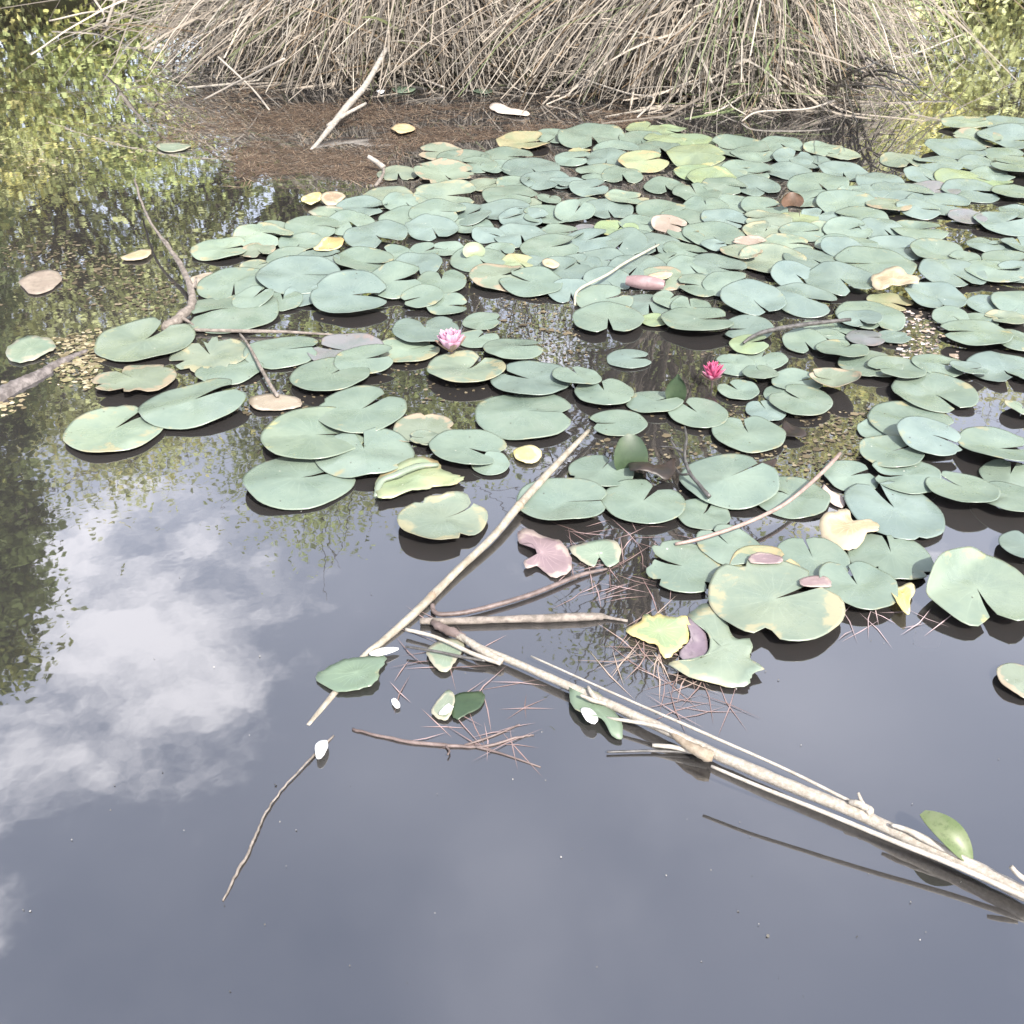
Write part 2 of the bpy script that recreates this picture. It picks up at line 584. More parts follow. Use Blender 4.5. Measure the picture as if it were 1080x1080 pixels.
def reed_height(px):
    if px < 330:
        return 0.45 + 0.25 * max(0, (px - 60) / 270)
    if px > 880:
        return 0.8 + 0.9 * max(0, (965 - px) / 85)
    return 0.9 + 0.9 * min(1, (px - 330) / 120)


def straw_tone():
    k = rng.uniform(0.20, 0.80)
    b = rng.random()
    if b < 0.70:
        c = np.array((0.46, 0.40, 0.325))
    elif b < 0.86:
        c = np.array((0.56, 0.51, 0.43))
    elif b < 0.95:
        c = np.array((0.30, 0.22, 0.14))
    else:
        c = np.array((0.24, 0.27, 0.13))
    return c * k


def build_reeds():
    paths, widths, tones = [], [], []
    for i in range(14500):
        t = rng.random()
        px = edge_px(t)
        if px < 250 and rng.random() < 0.6:
            continue
        if px < 330 and rng.random() < 0.25:
            continue
        e = edge_at(t)
        hm = reed_height(px)
        d = 0
        kind = rng.random()
        clump = 0.5 + 0.5 * mnoise.noise(Vector((e.x * 2.2, 5.0, 0)))
        cl2 = mnoise.noise(Vector((e.x * 3.4, 9.0, 0)))
        if cl2 < -0.18 and rng.random() < 0.62:
            continue
        out = np.array([rng.normal(cl2 * 0.9 + (0 if px < 800 else -0.6) + (0.5 if px < 300 else 0), 1.0), -1.0, 0])
        s = np.linspace(0, 1, 8)[:, None]
        if kind < 0.40:      # hanging thatch, over the water's edge
            d = rng.uniform(0.30, 0.85)
            z0 = rng.uniform(0.20, 0.40) + 0.45 * d * (hm > 0.85)
            reach = d + rng.uniform(-0.30, 0.16) * (0.6 + clump)
            up = rng.uniform(0.02, 0.28)
            zend = rng.uniform(0.0, 0.30)
            p = np.array([e.x, e.y + d, 0])[None] + out[None] * s ** 0.85 * max(0.05, reach)
            p[:, 2] = (z0 + 4 * up * s * (1 - s) + (zend - z0) * s ** 1.7)[:, 0]
        elif kind < 0.65:    # standing leaves and stems
            d = rng.uniform(0.36, 1.8)
            h = hm * rng.uniform(0.45, 1.05)
            endf = (0.0 if 290 < px < 820 else (0.40 if px < 290 else -0.35))
            lean = rng.normal(cl2 * 0.6 + endf, 0.36), rng.normal(-0.30, 0.34)
            p = np.repeat(np.array([[e.x, e.y + d, 0.12]]), 8, 0)
            p[:, 0] += (lean[0] * h * s ** 1.6)[:, 0]
            p[:, 1] += (lean[1] * h * s ** 1.6)[:, 0]
            dr = rng.uniform(0, 0.5) if rng.random() < 0.5 else 0
            p[:, 2] += (h * (s - dr * s ** 3))[:, 0]
        else:                # fallen crossing stems
            d = rng.uniform(0.02, 0.6)
            a = rng.uniform(-0.35, 1.25) * rng.choice([-1, 1])
            ln = rng.uniform(0.3, 0.9)
            z0 = rng.uniform(0.05, 0.42)
            p = np.repeat(np.array([[e.x, e.y + d, z0]]), 8, 0)
            p[:, 0] += (math.sin(a) * ln * s)[:, 0]
            p[:, 1] -= (abs(math.cos(a)) * ln * 0.35 * s)[:, 0]
            p[:, 2] += ((rng.uniform(-0.55, 0.2)) * ln * s + 0.12 * s * (1 - s))[:, 0]
            p[:, 2] = np.maximum(p[:, 2], 0.004)
        kk = rng.integers(2, 7)
        p[kk:] += (np.arange(8 - kk)[:, None] + 1) * rng.normal(0, 0.012, 3)[None] * (1 if rng.random() < 0.55 else 3.0)
        p[:, 2] = np.maximum(p[:, 2], 0.003)
        paths.append(p)
        widths.append(rng.uniform(0.004, 0.015) if rng.random() < 0.9 else rng.uniform(0.015, 0.026))
        tn = straw_tone() * (0.80 + 0.45 * mnoise.noise(Vector((e.x * 1.9, d * 2.0, 4.0))))
        if px > 760 and rng.random() < 0.10:
            tn = np.array((0.12, 0.15, 0.07))
        tones.append(tn)
    o = link('dry_reeds', ribbons(paths, widths, tones, 'dry_reeds', M_BLADES))
    tag(o, 'thick straw coloured dry reeds drooping over the far bank', 'dry reeds', kind='stuff')


build_reeds()


# ------------------------------------------------------------------ trees round the pond
def leaf_cards(centers, spread, per, size, tones, mid):
    """little folded leaves scattered round clump centres"""
    n = len(centers) * per
    C = np.repeat(centers, per, 0) + rng.normal(0, 1, (n, 3)) * np.repeat(spread, per)[:, None] * np.array([1, 1, 0.75])
    out = C - np.array(mid)[None]
    out /= np.linalg.norm(out, axis=1)[:, None] + 1e-6
    nrm = out * 0.55 + np.array([0, 0, 0.65])[None] + rng.normal(0, 0.42, (n, 3))
    nrm /= np.linalg.norm(nrm, axis=1)[:, None]
    a = np.cross(nrm, rng.normal(0, 1, (n, 3)))
    a /= np.linalg.norm(a, axis=1)[:, None]
    b = np.cross(nrm, a)
    sz = size * rng.uniform(0.6, 1.35, n)[:, None]
    V = np.stack([C - a * sz * 0.5, C + b * sz * 0.28, C + a * sz * 0.5, C - b * sz * 0.28], 1)
    tone = np.repeat(tones, per, 0) * rng.uniform(0.75, 1.25, (n, 1))
    return V, tone


def make_tree(name, x, y, h, crown_r, crown_lo, base_tone, label, cat='tree', clumps=90, per=110, spread=0.5, leaf=0.14, seed=1, group=None, lean=(0, 0), bare=0.0, trunk_r=None, fill=0.45):
    rnd = random.Random(seed)
    z0 = ground_z(x, y) - 0.1
    root = link(name, None, (x, y, z0))
    tag(root, label, cat, group)
    top = Vector((lean[0], lean[1], h * 0.92))
    tr = trunk_r or h * 0.018
    m = 10
    tp = [Vector((top.x * (i / m) ** 1.5 + 0.12 * math.sin(i * 1.3 + seed), top.y * (i / m) ** 1.5 + 0.12 * math.cos(i * 1.7 + seed), top.z * i / m)) for i in range(m + 1)]
    v, f = sweep(tp, [tr * (1.25 if i == 0 else 1 - 0.85 * i / m) for i in range(m + 1)], 9, 0.15, seed)
    link('trunk', mesh_from('trunk', v, f, M_BARK), parent=root)
    cz = (h + crown_lo) / 2
    ch = (h - crown_lo) / 2
    BV, BF = [], []
    centers, spreads, tones = [], [], []
    for i in range(clumps):
        # points through an uneven ellipsoid, denser outside
        while True:
            p = Vector((rnd.uniform(-1, 1), rnd.uniform(-1, 1), rnd.uniform(-1, 1)))
            if 0.12 < p.length < 1:
                break
        p = p.normalized() * p.length ** fill
        bump = 0.78 + 0.34 * mnoise.noise(Vector((p.x * 1.7 + seed, p.y * 1.7, p.z * 1.7)))
        taper = 1 - 0.35 * max(0, p.z)
        k = (cz + p.z * ch) / h
        off = Vector((top.x * k ** 1.5, top.y * k ** 1.5, 0))
        c = off + Vector((p.x * crown_r * bump * taper, p.y * crown_r * bump * taper, cz + p.z * ch * (0.85 + 0.15 * bump)))
        st = tp[max(1, min(m - 1, int(m * max(0.1, (c.z - abs(p.x * crown_r) * 0.5 - 0.3)) / h)))]
        mid = st.lerp(c, 0.5) + Vector((rnd.uniform(-.2, .2), rnd.uniform(-.2, .2), rnd.uniform(0, .35)))
        br = tr * rnd.uniform(0.16, 0.34) * (1.7 if bare else 1)
        vv, ff = sweep([st, st.lerp(mid, 0.55), mid, mid.lerp(c, 0.55) + Vector((0, 0, 0.05)), c], [br, br * .8, br * .6, br * .4, br * .12], 5, 0.1, i)
        b0 = len(BV)
        BV += vv
        BF += [tuple(b0 + q for q in fc) for fc in ff]
        for t_ in range(3):
            q = c + Vector((rnd.gauss(0, 1), rnd.gauss(0, 1), rnd.gauss(0, .8))) * spread * 1.3
            vv, ff = sweep([mid.lerp(c, 0.6), c.lerp(q, 0.5) + Vector((0, 0, .05)), q], [br * .3, br * .2, br * .07], 4, 0, i)
            b0 = len(BV)
            BV += vv
            BF += [tuple(b0 + q_ for q_ in fc) for fc in ff]
        if rnd.random() < bare:
            continue
        centers.append(c)
        spreads.append(spread * rnd.uniform(0.6, 1.2))
        tone = np.array(base_tone) * rnd.uniform(0.6, 1.35)
        if rnd.random() < 0.25:
            tone = tone * np.array([1.25, 1.1, 0.9])
        tones.append(tone)
    link('branches', mesh_from('branches', BV, BF, M_BARK), parent=root)
    if 0.11 <= leaf:
        per, leaf = int(per * 2.1), leaf * 0.66
    V, tn = leaf_cards(np.array([tuple(c) for c in centers]), np.array(spreads), per, leaf, np.array(tones), (top.x * 0.5, top.y * 0.5, cz - ch * 0.3))
    link('crown', quads_mesh('crown', V, M_LEAVES, tn), parent=root)
    return root


LIME, OLIVE, DEEP, GOLD = (0.44, 0.50, 0.22), (0.29, 0.34, 0.14), (0.14, 0.17, 0.07), (0.57, 0.60, 0.31)
make_tree('broad_tree', -6.75, 9.4, 8.2, 2.0, 0.8, (0.23, 0.28, 0.11), 'tall olive green tree leaning over the left side of the pond', clumps=320, per=300, spread=0.22, leaf=0.105, seed=3, lean=(0.3, -0.3), fill=0.7)
make_tree('bright_tree', -6.6, 14.6, 7.4, 2.7, 0.6, GOLD, 'sunlit yellow green tree on the far left bank', clumps=130, per=110, seed=5, leaf=0.16)
make_tree('round_tree', -3.6, 16.0, 9.0, 3.0, 0.4, LIME, 'rounded light green tree behind the left end of the reed bank', clumps=130, per=110, seed=8, leaf=0.15)
make_tree('slender_tree', -0.9, 16.0, 7.6, 2.4, 0.8, LIME, 'slender light green tree right behind the middle of the reeds', clumps=90, per=100, seed=12, leaf=0.15)
make_tree('sparse_tree', 1.7, 10.6, 9.8, 2.0, 3.6, OLIVE, 'thin sparse tree with bare dark twigs behind the reed bank', clumps=80, per=42, spread=0.38, leaf=0.11, seed=15, bare=0.42, trunk_r=0.11)
make_tree('bushy_tree', 3.0, 16.2, 7.7, 2.5, 0.8, OLIVE, 'bushy dull green tree behind the right half of the reeds', clumps=110, per=110, seed=21, leaf=0.15)
make_tree('yellow_tree', 5.0, 14.6, 7.6, 2.3, 0.6, GOLD, 'yellow green tree beside the right end of the reed bank', clumps=120, per=120, seed=23, leaf=0.15)
make_tree('low_tree', 8.4, 14.8, 5.6, 2.6, 0.4, GOLD, 'low spreading yellow green tree on the far right bank', clumps=120, per=120, seed=27, leaf=0.15)
make_tree('far_tree', 11.8, 16.0, 6.4, 2.8, 0.6, OLIVE, 'olive tree farthest right beyond the pond', clumps=90, per=100, seed=29, leaf=0.16)
make_tree('edge_tree', -11.0, 14.0, 8.6, 3.0, 0.6, LIME, 'light green tree farthest left beyond the pond', clumps=100, per=110, seed=31, leaf=0.16)
for i, (x, y, h_, r_, tone, lab) in enumerate([
        (-8.6, 13.2, 2.6, 1.5, GOLD, 'low golden bush at the water line under the far left trees'),
        (-5.0, 13.6, 2.3, 1.5, LIME, 'low lime bush between the left trees on the far shore'),
        (-2.2, 14.2, 2.6, 1.6, OLIVE, 'low olive bush hidden behind the left reeds'),
        (0.8, 14.4, 2.6, 1.6, DEEP, 'dark bush behind the middle of the reed bank'),
        (3.4, 14.0, 2.4, 1.5, LIME, 'light green bush behind the right reeds'),
        (4.5, 13.1, 2.5, 1.4, GOLD, 'golden bush half hidden by the right end of the reeds'),
        (-6.9, 12.9, 2.7, 1.5, GOLD, 'golden bush under the sunlit tree on the far left shore'),
        (6.4, 13.2, 2.4, 1.5, GOLD, 'golden bush at the water line right of the reed bank'),
        (9.2, 13.0, 2.2, 1.5, LIME, 'lime bush at the water line on the far right')]):
    make_tree('bush', x, y, h_, r_, 0.1, tone, lab, 'bush', clumps=60, per=95, spread=0.32, leaf=0.13, seed=40 + i, group='bushes on the far shore', trunk_r=0.05)

# ------------------------------------------------------------------ lily pads
# photo x, y, width, direction of the notch (0 right, 90 away, -90 towards the viewer), surface, options
PADS = [
 # near left cluster
 (154,362,96,72,'S',dict(lift=(80,.006),l='round lily pad with a bright green rim patch touching the grey branch')),
 (222,376,80,120,'P',dict(bite=3,lvl=0,l='torn pale lily pad under the tip of the dead grey twig')),
 (243,393,66,40,'G',dict(lvl=2,l='small smooth lily pad lying on the torn pale pad')),
 (299,373,76,8,'G',dict(lvl=1,l='lily pad with a long straight slit, right of the dead grey twig')),
 (143,404,80,140,'E',dict(bite=2,lift=(-90,.035),l='decayed brown edged pad at the far left, black gap beneath it')),
 (206,430,105,32,'G',dict(lvl=3,l='broad clean lily pad, largest of the left group')),
 (122,455,97,62,'P',dict(lvl=1,l='pale worn pad at the lower left corner of the raft')),
 (333,464,106,12,'S',dict(lvl=3,lift=(-120,.02),l='big pad with a yellow green heart in the lower left cluster')),
 (318,508,110,24,'G',dict(lvl=1,lift=(-150,.02),l='lowest pad of the lower left cluster, standing over open water')),
 (382,438,92,48,'G',dict(lvl=5,l='round pad with a faint ring, on top of the lower left cluster')),
 (385,482,98,105,'G',dict(lvl=2,l='wide pad wedged in the middle of the lower left cluster')),
 (447,456,62,-110,'E',dict(lvl=1,bite=1,l='half brown pad with a pinkish dry edge')),
 (448,466,32,180,'P',dict(lvl=2,l='small pale scrap of pad in front of the half brown pad')),
 (494,478,76,-25,'G',dict(lvl=3,l='pad holding a water bubble beside the light reed stalk')),
 (517,492,40,120,'G',dict(lvl=1,l='small pad half hidden under the pad with the bubble')),
 (467,553,90,40,'P',dict(lvl=2,lift=(-140,.016),curl=.4,bite=1,l='cupped pale pad with a black gap left of the light reed stalk')),
 (594,534,92,-8,'G',dict(lvl=3,l='two lobed pad touching the right side of the light reed stalk')),
 (678,533,82,58,'G',dict(lvl=2,lift=(-90,.01),l='lily pad in front of the dark crumpled leaf')),
 (634,500,64,60,'G',dict(lvl=1,lift=(-100,.012),l='small pad left of the dark upright leaf')),
 (651,449,58,185,'G',dict(lvl=2,l='small pad with concentric rings behind the dark upright leaf')),
 (637,418,62,100,'G',dict(lvl=3,lift=(-90,.01),l='heart shaped pad behind the ringed pad')),
 (608,403,50,110,'G',dict(lvl=4,l='small upturned pad left of the heart shaped pad')),
 (559,405,80,150,'B',dict(lvl=3,lift=(-90,.012),l='pad overlapping the twin lobed pad right of the pale flower')),
 (554,441,102,-5,'G',dict(lvl=1,l='large twin lobed pad between the pale flower and the light reed stalk')),
 (492,393,80,62,'P',dict(lvl=2,lift=(-90,.025),l='yellow edged pad carrying the pale pink flower')),
 (449,353,68,100,'B',dict(lvl=4,lift=(-90,.012),l='split upturned pad left of the pale pink flower')),
 (430,371,64,30,'P',dict(lvl=1,l='ragged pad lying below the split upturned pad')),
 (542,372,62,8,'G',dict(lvl=2,l='smooth pad right of the pale pink flower')),
 (504,359,42,60,'G',dict(lvl=1,l='small pad directly behind the pale pink flower')),
 (508,341,39,0,'G',{}),
 (664,380,46,8,'B',dict(l='single small pad alone in the dark open water')),
 (386,386,62,6,'G',dict(lvl=4,l='pad on top of the blue grey pad, left of the split upturned pad')),
 (365,372,76,160,'V',dict(lvl=2,l='dull blue grey pad curled under its neighbour')),
 (349,401,80,55,'G',dict(lvl=3,lift=(-60,.02),l='pad with a black gap below, above the lower left cluster')),
 (371,321,72,4,'B',dict(lvl=4,lift=(100,.03),l='pad with one side folded up and a blue sheen')),
 # upper left cluster
 (233,266,52,20,'P',{}), (278,254,56,-30,'P',dict(bite=1)), (272,268,34,-60,'E',dict(bite=2)), (332,243,52,-15,'G',{}),
 (288,244,30,20,'P',{}), (368,239,48,-60,'G',{}), (381,222,50,-10,'B',{}), (317,259,40,-100,'G',{}),
 (308,275,46,40,'G',dict(lvl=0)), (335,278,46,10,'B',dict(lvl=2)), (318,299,78,6,'B',dict(lvl=4,lift=(150,.02))),
 (248,304,68,-80,'G',dict(lvl=3)), (324,315,42,80,'B',dict(lvl=2)), (245,333,86,195,'G',dict(lvl=1)), (268,322,40,60,'G',dict(lvl=4)),
 (299,321,38,100,'G',dict(lvl=2)), (270,282,30,20,'P',{}), (222,299,36,-20,'T',dict(lvl=0)),
 (397,255,57,-60,'B',dict(lvl=3)), (384,279,54,-20,'G',dict(lvl=2)), (411,273,46,120,'G',{}), (441,284,46,-85,'B',dict(lvl=3)),
 (447,269,28,30,'G',{}), (473,265,31,170,'G',{}), (456,246,48,-70,'B',{}), (429,234,50,-30,'G',{}), (462,230,54,-20,'G',{}),
 (409,211,52,-10,'P',{}), (428,218,42,-60,'G',{}), (471,211,60,-5,'P',{}), (420,185,40,-80,'P',dict(bite=1)), (469,187,56,-60,'E',dict(bite=2)),
 (464,164,42,180,'E',dict(bite=1)), (489,170,50,-80,'G',{}), (504,177,36,170,'G',{}), (535,168,48,-20,'G',{}), (526,179,34,-70,'G',{}),
 (552,153,50,20,'Y',dict(bite=1)), (587,146,42,-120,'G',{}), (624,149,68,-85,'G',{}), (560,181,52,-70,'B',{}), (512,197,40,10,'E',{}),
 (544,196,36,20,'G',{}), (577,193,52,-60,'B',{}), (538,210,52,-20,'G',{}), (559,216,22,100,'P',{}), (579,212,24,80,'G',{}),
 (531,225,48,-20,'B',{}), (492,231,46,30,'B',{}), (499,241,42,100,'G',{}), (552,234,46,-20,'B',{}), (576,231,46,180,'G',{}),
 (515,252,30,-20,'B',{}), (549,253,50,-80,'B',{}), (527,266,30,-70,'G',{}), (506,277,54,-60,'G',dict(l='pad with a lime green flap turned up on its far edge')),
 (548,282,38,-60,'Y',{}), (580,266,54,10,'G',{}), (528,297,58,20,'E',{}), (560,303,60,150,'G',dict(lvl=3)), (602,311,46,-90,'B',dict(lift=(90,.02))),
 (416,306,56,10,'G',dict(lvl=5,lift=(60,.03))), (466,302,50,95,'G',dict(lvl=3)), (445,320,40,200,'G',dict(lvl=4)), (472,326,40,0,'G',dict(lvl=2)), (384,299,34,90,'G',{}),
 (590,250,46,20,'G',{}), (594,288,50,40,'B',{}), (572,281,40,-30,'B',{}),
 # top row and lime group
 (612,162,22,0,'Y',{}), (604,171,34,-20,'G',{}), (598,195,34,-10,'B',{}), (621,202,36,10,'B',{}), (640,171,44,-100,'B',{}), (633,184,46,200,'G',{}),
 (656,188,38,-85,'G',{}), (650,162,44,-40,'G',{}), (676,150,44,-90,'G',{}), (681,139,36,60,'L',{}), (702,140,38,-20,'L',dict(bite=1)),
 (700,152,40,180,'L',dict(lvl=0)), (728,153,46,180,'L',dict(lvl=2)), (695,161,44,-85,'G',dict(lvl=3)),
 (678,176,46,20,'Y',dict(lvl=3,mat='Y',l='yellow pad with a brown patch in the top row of the raft')),
 (734,171,56,-10,'L',dict(lvl=4,l='largest lime yellow pad in the top row of the raft')), (733,185,40,-20,'L',dict(lvl=2)), (750,191,46,-30,'L',dict(lvl=1)),
 (701,199,42,-85,'G',{}), (734,208,44,100,'G',{}), (779,160,54,180,'G',{}), (795,165,44,20,'G',{}), (822,156,42,-70,'G',{}), (836,170,38,60,'B',{}),
 (769,182,40,-20,'P',{}), (787,185,50,-20,'G',{}), (831,183,44,-20,'B',{}), (796,199,48,-70,'B',{}), (764,201,42,-30,'G',{}), (773,217,44,-40,'G',{}),
 (744,221,44,90,'G',{}), (661,213,40,20,'P',{}), (641,224,46,-80,'B',{}), (606,229,40,60,'G',{}), (624,217,28,0,'G',{}), (618,242,20,0,'V',{}),
 (697,225,46,-20,'G',{}), (720,232,44,-80,'G',{}), (705,243,32,-30,'T',dict(lvl=4,l='small tan pad with an orange brown tip in the raft')), (764,234,44,-40,'B',{}), (752,250,58,-80,'G',{}),
 (806,222,42,20,'G',{}), (808,236,44,172,'P',dict(lvl=3)), (843,232,34,80,'L',dict(lvl=1)), (650,245,42,60,'L',dict(lvl=1)), (674,239,38,-20,'G',{}),
 (619,258,50,20,'B',{}), (657,262,48,-120,'B',{}), (690,263,52,-90,'B',{}), (636,278,48,0,'B',{}), (612,282,40,60,'B',{}), (703,278,36,40,'G',dict(lvl=3)),
 (722,268,40,-30,'G',{}), (753,262,24,0,'B',dict(lvl=3)), (672,288,60,-120,'B',dict(lvl=2)), (700,297,44,180,'E',{}), (793,262,36,20,'T',dict(bite=2,lvl=3,l='crumpled pinkish tan pad in the middle of the raft')),
 (781,271,38,-30,'E',dict(lvl=2,lift=(-90,.02))), (830,262,46,0,'P',{}), (815,279,62,-20,'P',{}), (755,287,56,-30,'B',dict(lvl=3)), (726,287,40,-70,'G',dict(lvl=4)),
 (738,305,44,175,'G',dict(lvl=1)), (768,305,48,20,'G',dict(lvl=2)), (723,250,34,20,'G',{}), (668,253,34,0,'G',{}), (640,300,44,-60,'B',dict(lvl=0)), (806,247,42,60,'P',dict(lvl=0)),
 (641,341,74,-90,'G',dict(lvl=4,l='two lobed pad in front of the pink rolled leaf')), (637,320,52,30,'G',dict(lvl=2)), (684,324,46,-90,'B',dict(lvl=1)),
 (690,340,32,0,'L',dict(lvl=2)), (706,322,32,60,'G',dict(lvl=3)), (735,344,72,8,'G',dict(lvl=5,lift=(-90,.015),l='long lobed pad with a black gap below, behind the dark pink flower')), (728,330,40,90,'G',dict(lvl=3)),
 (793,322,60,-70,'B',dict(lvl=4)), (787,352,52,180,'B',dict(lvl=3)), (789,370,40,0,'L',dict(lvl=5)), (803,380,52,60,'G',dict(lvl=2)), (774,388,40,170,'G',dict(lvl=1)),
 (801,399,36,100,'G',dict(lvl=4,lift=(-90,.012))), (778,414,42,120,'G',dict(lvl=2,l='pad just right of the dark pink flower')), (690,427,56,20,'G',dict(lvl=1)), (735,439,62,120,'G',dict(lvl=3,l='pad in front of the dark pink flower')),
 (789,461,72,92,'G',dict(lvl=3,l='heart shaped pad with its notch pointing away, below the dark pink flower')), (807,436,42,100,'B',dict(lvl=2)),
 (840,407,52,20,'G',dict(lvl=4)), (843,428,62,130,'G',dict(lvl=5)), (825,418,40,90,'G',dict(lvl=1)),
 # right side, far
 (1018,135,44,0,'P',dict(lvl=4)), (1030,149,44,-40,'E',dict(bite=1)), (1064,134,48,0,'B',{}), (1066,151,60,-30,'B',{}), (1008,161,56,-20,'B',{}),
 (1060,166,40,-10,'G',{}), (1072,182,52,150,'G',dict(lvl=4,lift=(-120,.03))), (1035,178,44,-60,'B',{}), (988,177,44,180,'B',{}), (1004,186,30,60,'G',{}),
 (973,189,36,-70,'B',{}), (951,172,42,-80,'P',dict(bite=1)), (868,160,36,-20,'P',{}), (888,165,32,170,'P',{}), (855,173,38,-60,'B',{}),
 (889,184,46,-100,'B',{}), (862,199,54,-85,'G',{}), (852,213,42,10,'G',{}), (928,196,46,-30,'B',{}), (950,207,58,-40,'B',{}), (990,219,58,-20,'B',{}),
 (893,220,56,-80,'G',{}), (936,222,40,10,'E',dict(lvl=4,lift=(-90,.02),l='pad with a pale folded lip over a black gap')), (864,230,34,60,'B',{}), (845,248,40,0,'G',{}), (908,234,52,170,'G',dict(lvl=3)),
 (893,248,44,20,'G',{}), (931,247,44,-70,'B',{}), (968,246,52,10,'G',{}), (880,261,36,0,'G',{}), (908,263,28,180,'G',dict(lvl=4)), (944,264,54,0,'B',{}),
 (1024,205,52,-20,'B',{}), (1052,198,38,0,'L',{}), (1070,208,42,-40,'G',{}), (1059,239,56,20,'B',{}), (1077,226,40,0,'B',{}), (1019,233,34,0,'V',dict(lvl=3)),
 (1038,262,34,0,'B',dict(lvl=3)), (1059,263,30,180,'B',{}), (1076,262,36,90,'B',{}), (1066,279,52,20,'G',{}), (968,225,40,-20,'B',{}), (1012,192,46,-60,'L',{}),
 (1045,188,40,0,'G',{}), (905,208,40,0,'G',{}), (918,206,32,0,'B',{}), (985,203,44,20,'V',{}), (870,246,36,0,'P',{}),
 (856,278,52,-60,'B',dict(lvl=1)), (888,268,40,-60,'B',dict(lvl=3)), (921,284,72,175,'G',dict(lvl=2)), (884,302,62,-75,'B',dict(lvl=4)), (848,322,60,-30,'B',dict(lvl=3)),
 (838,297,46,-60,'B',dict(lvl=2)), (938,322,42,-40,'Y',dict(lvl=1)), (985,319,56,-85,'B',dict(lvl=2)), (1003,294,58,-70,'B',dict(lvl=3)), (1048,292,54,-12,'G',dict(lvl=4)),
 (1074,292,40,170,'B',{}), (987,271,48,-30,'G',dict(lvl=4)), (1016,278,28,200,'G',dict(lvl=5)), (1076,325,54,-10,'G',{}), (1001,340,36,-60,'G',dict(lvl=3)), (1028,342,42,180,'G',dict(lvl=1)),
 (1026,359,68,168,'G',dict(lvl=5,lift=(-60,.02),l='thick rimmed pad at the right end of the shiny bright water')), (1060,340,42,190,'P',dict(lvl=3,lift=(-90,.012))), (1070,362,56,180,'G',dict(lvl=1)), (1045,325,44,0,'B',dict(lvl=0)),
 (917,337,66,-85,'G',dict(lvl=3)), (905,343,44,-90,'B',dict(lvl=5)), (866,350,38,-20,'G',dict(lvl=3)), (912,361,38,0,'V',dict(lvl=4,l='violet grey pad without a visible notch, right of the black stick')),
 (942,358,34,0,'B',dict(lvl=1)), (848,365,46,-80,'G',dict(lvl=2)), (887,375,50,45,'G',dict(lvl=4)), (882,352,46,-60,'G',dict(lvl=1)), (917,388,62,20,'G',dict(lvl=3)), (944,395,58,200,'G',dict(lvl=5)),
 (988,390,52,-8,'G',dict(lvl=4)), (1020,396,38,10,'B',dict(lvl=5)), (1058,393,70,-90,'B',dict(lvl=2)), (984,419,82,-70,'G',dict(lvl=4)), (877,410,50,150,'E',dict(lvl=6,lift=(-60,.03),curl=.6,l='cupped decayed pad with a pale centre over a black gap')),
 (1077,436,36,60,'P',dict(lvl=1,lift=(200,.03))),
 # right side, near
 (961,449,84,-25,'G',dict(lvl=3)), (930,456,50,20,'G',dict(lvl=1)), (978,473,64,-18,'B',dict(lvl=7,lift=(130,.035),l='raised blue grey pad tipped up over its left neighbour')), (938,483,66,25,'G',dict(lvl=5)),
 (953,507,68,172,'G',dict(lvl=4,l='pad lowest in the stack of three at the right')), (1051,479,78,0,'G',dict(lvl=4,lift=(-110,.035),l='clean pad lifted over a black gap at the right edge')), (1064,505,60,60,'G',dict(lvl=2)),
 (1012,524,72,118,'G',dict(lvl=4,lift=(-80,.035),l='upturned pad with a black shadow beneath, right of the large oval pad')), (1062,532,70,120,'G',dict(lvl=3,lift=(-80,.03))),
 (942,541,104,100,'B',dict(lvl=2,oval=.9,l='large oval blue green pad behind the dry yellow leaf')), (896,505,54,20,'G',dict(lvl=0)),
 (938,590,82,85,'G',dict(lvl=2,bite=2,l='ragged pad right of the dry yellow leaf')), (856,595,76,92,'G',dict(lvl=4,l='heart shaped pad left of the dry yellow leaf')),
 (903,624,78,100,'G',dict(lvl=5,l='smooth pad in front of the dry yellow leaf')), (1027,630,116,-90,'S',dict(lvl=6,fold=1,l='largest pad, folded up at the back, at the right edge')),
 (1080,583,58,60,'B',dict(lvl=3,lift=(-120,.02))), (1078,722,50,30,'E',dict(lvl=1,l='cut off pad with a yellow hole at the lower right edge')),
 (816,640,130,22,'P',dict(lvl=6,bite=1,l='very large pad touching the pink strips at the lower raft edge')), (768,580,68,120,'G',dict(lvl=4,l='pad under the end of the pinkish arching stem')),
 (719,602,80,160,'G',dict(lvl=2,bite=2,l='ragged pad left of the very large pad')), (806,606,70,30,'Y',dict(lvl=1,l='yellow pad peeping out behind the very large pad')),
 (768,512,96,30,'G',dict(lvl=3,l='wide pad with a dark thorny twig on its left')), (741,545,54,60,'G',dict(lvl=1)), (833,526,76,160,'G',dict(lvl=2,l='pad crossed by the pinkish arching stem')),
]
PADS += [(720,470,30,0,'G',dict(lvl=0))] if False else []

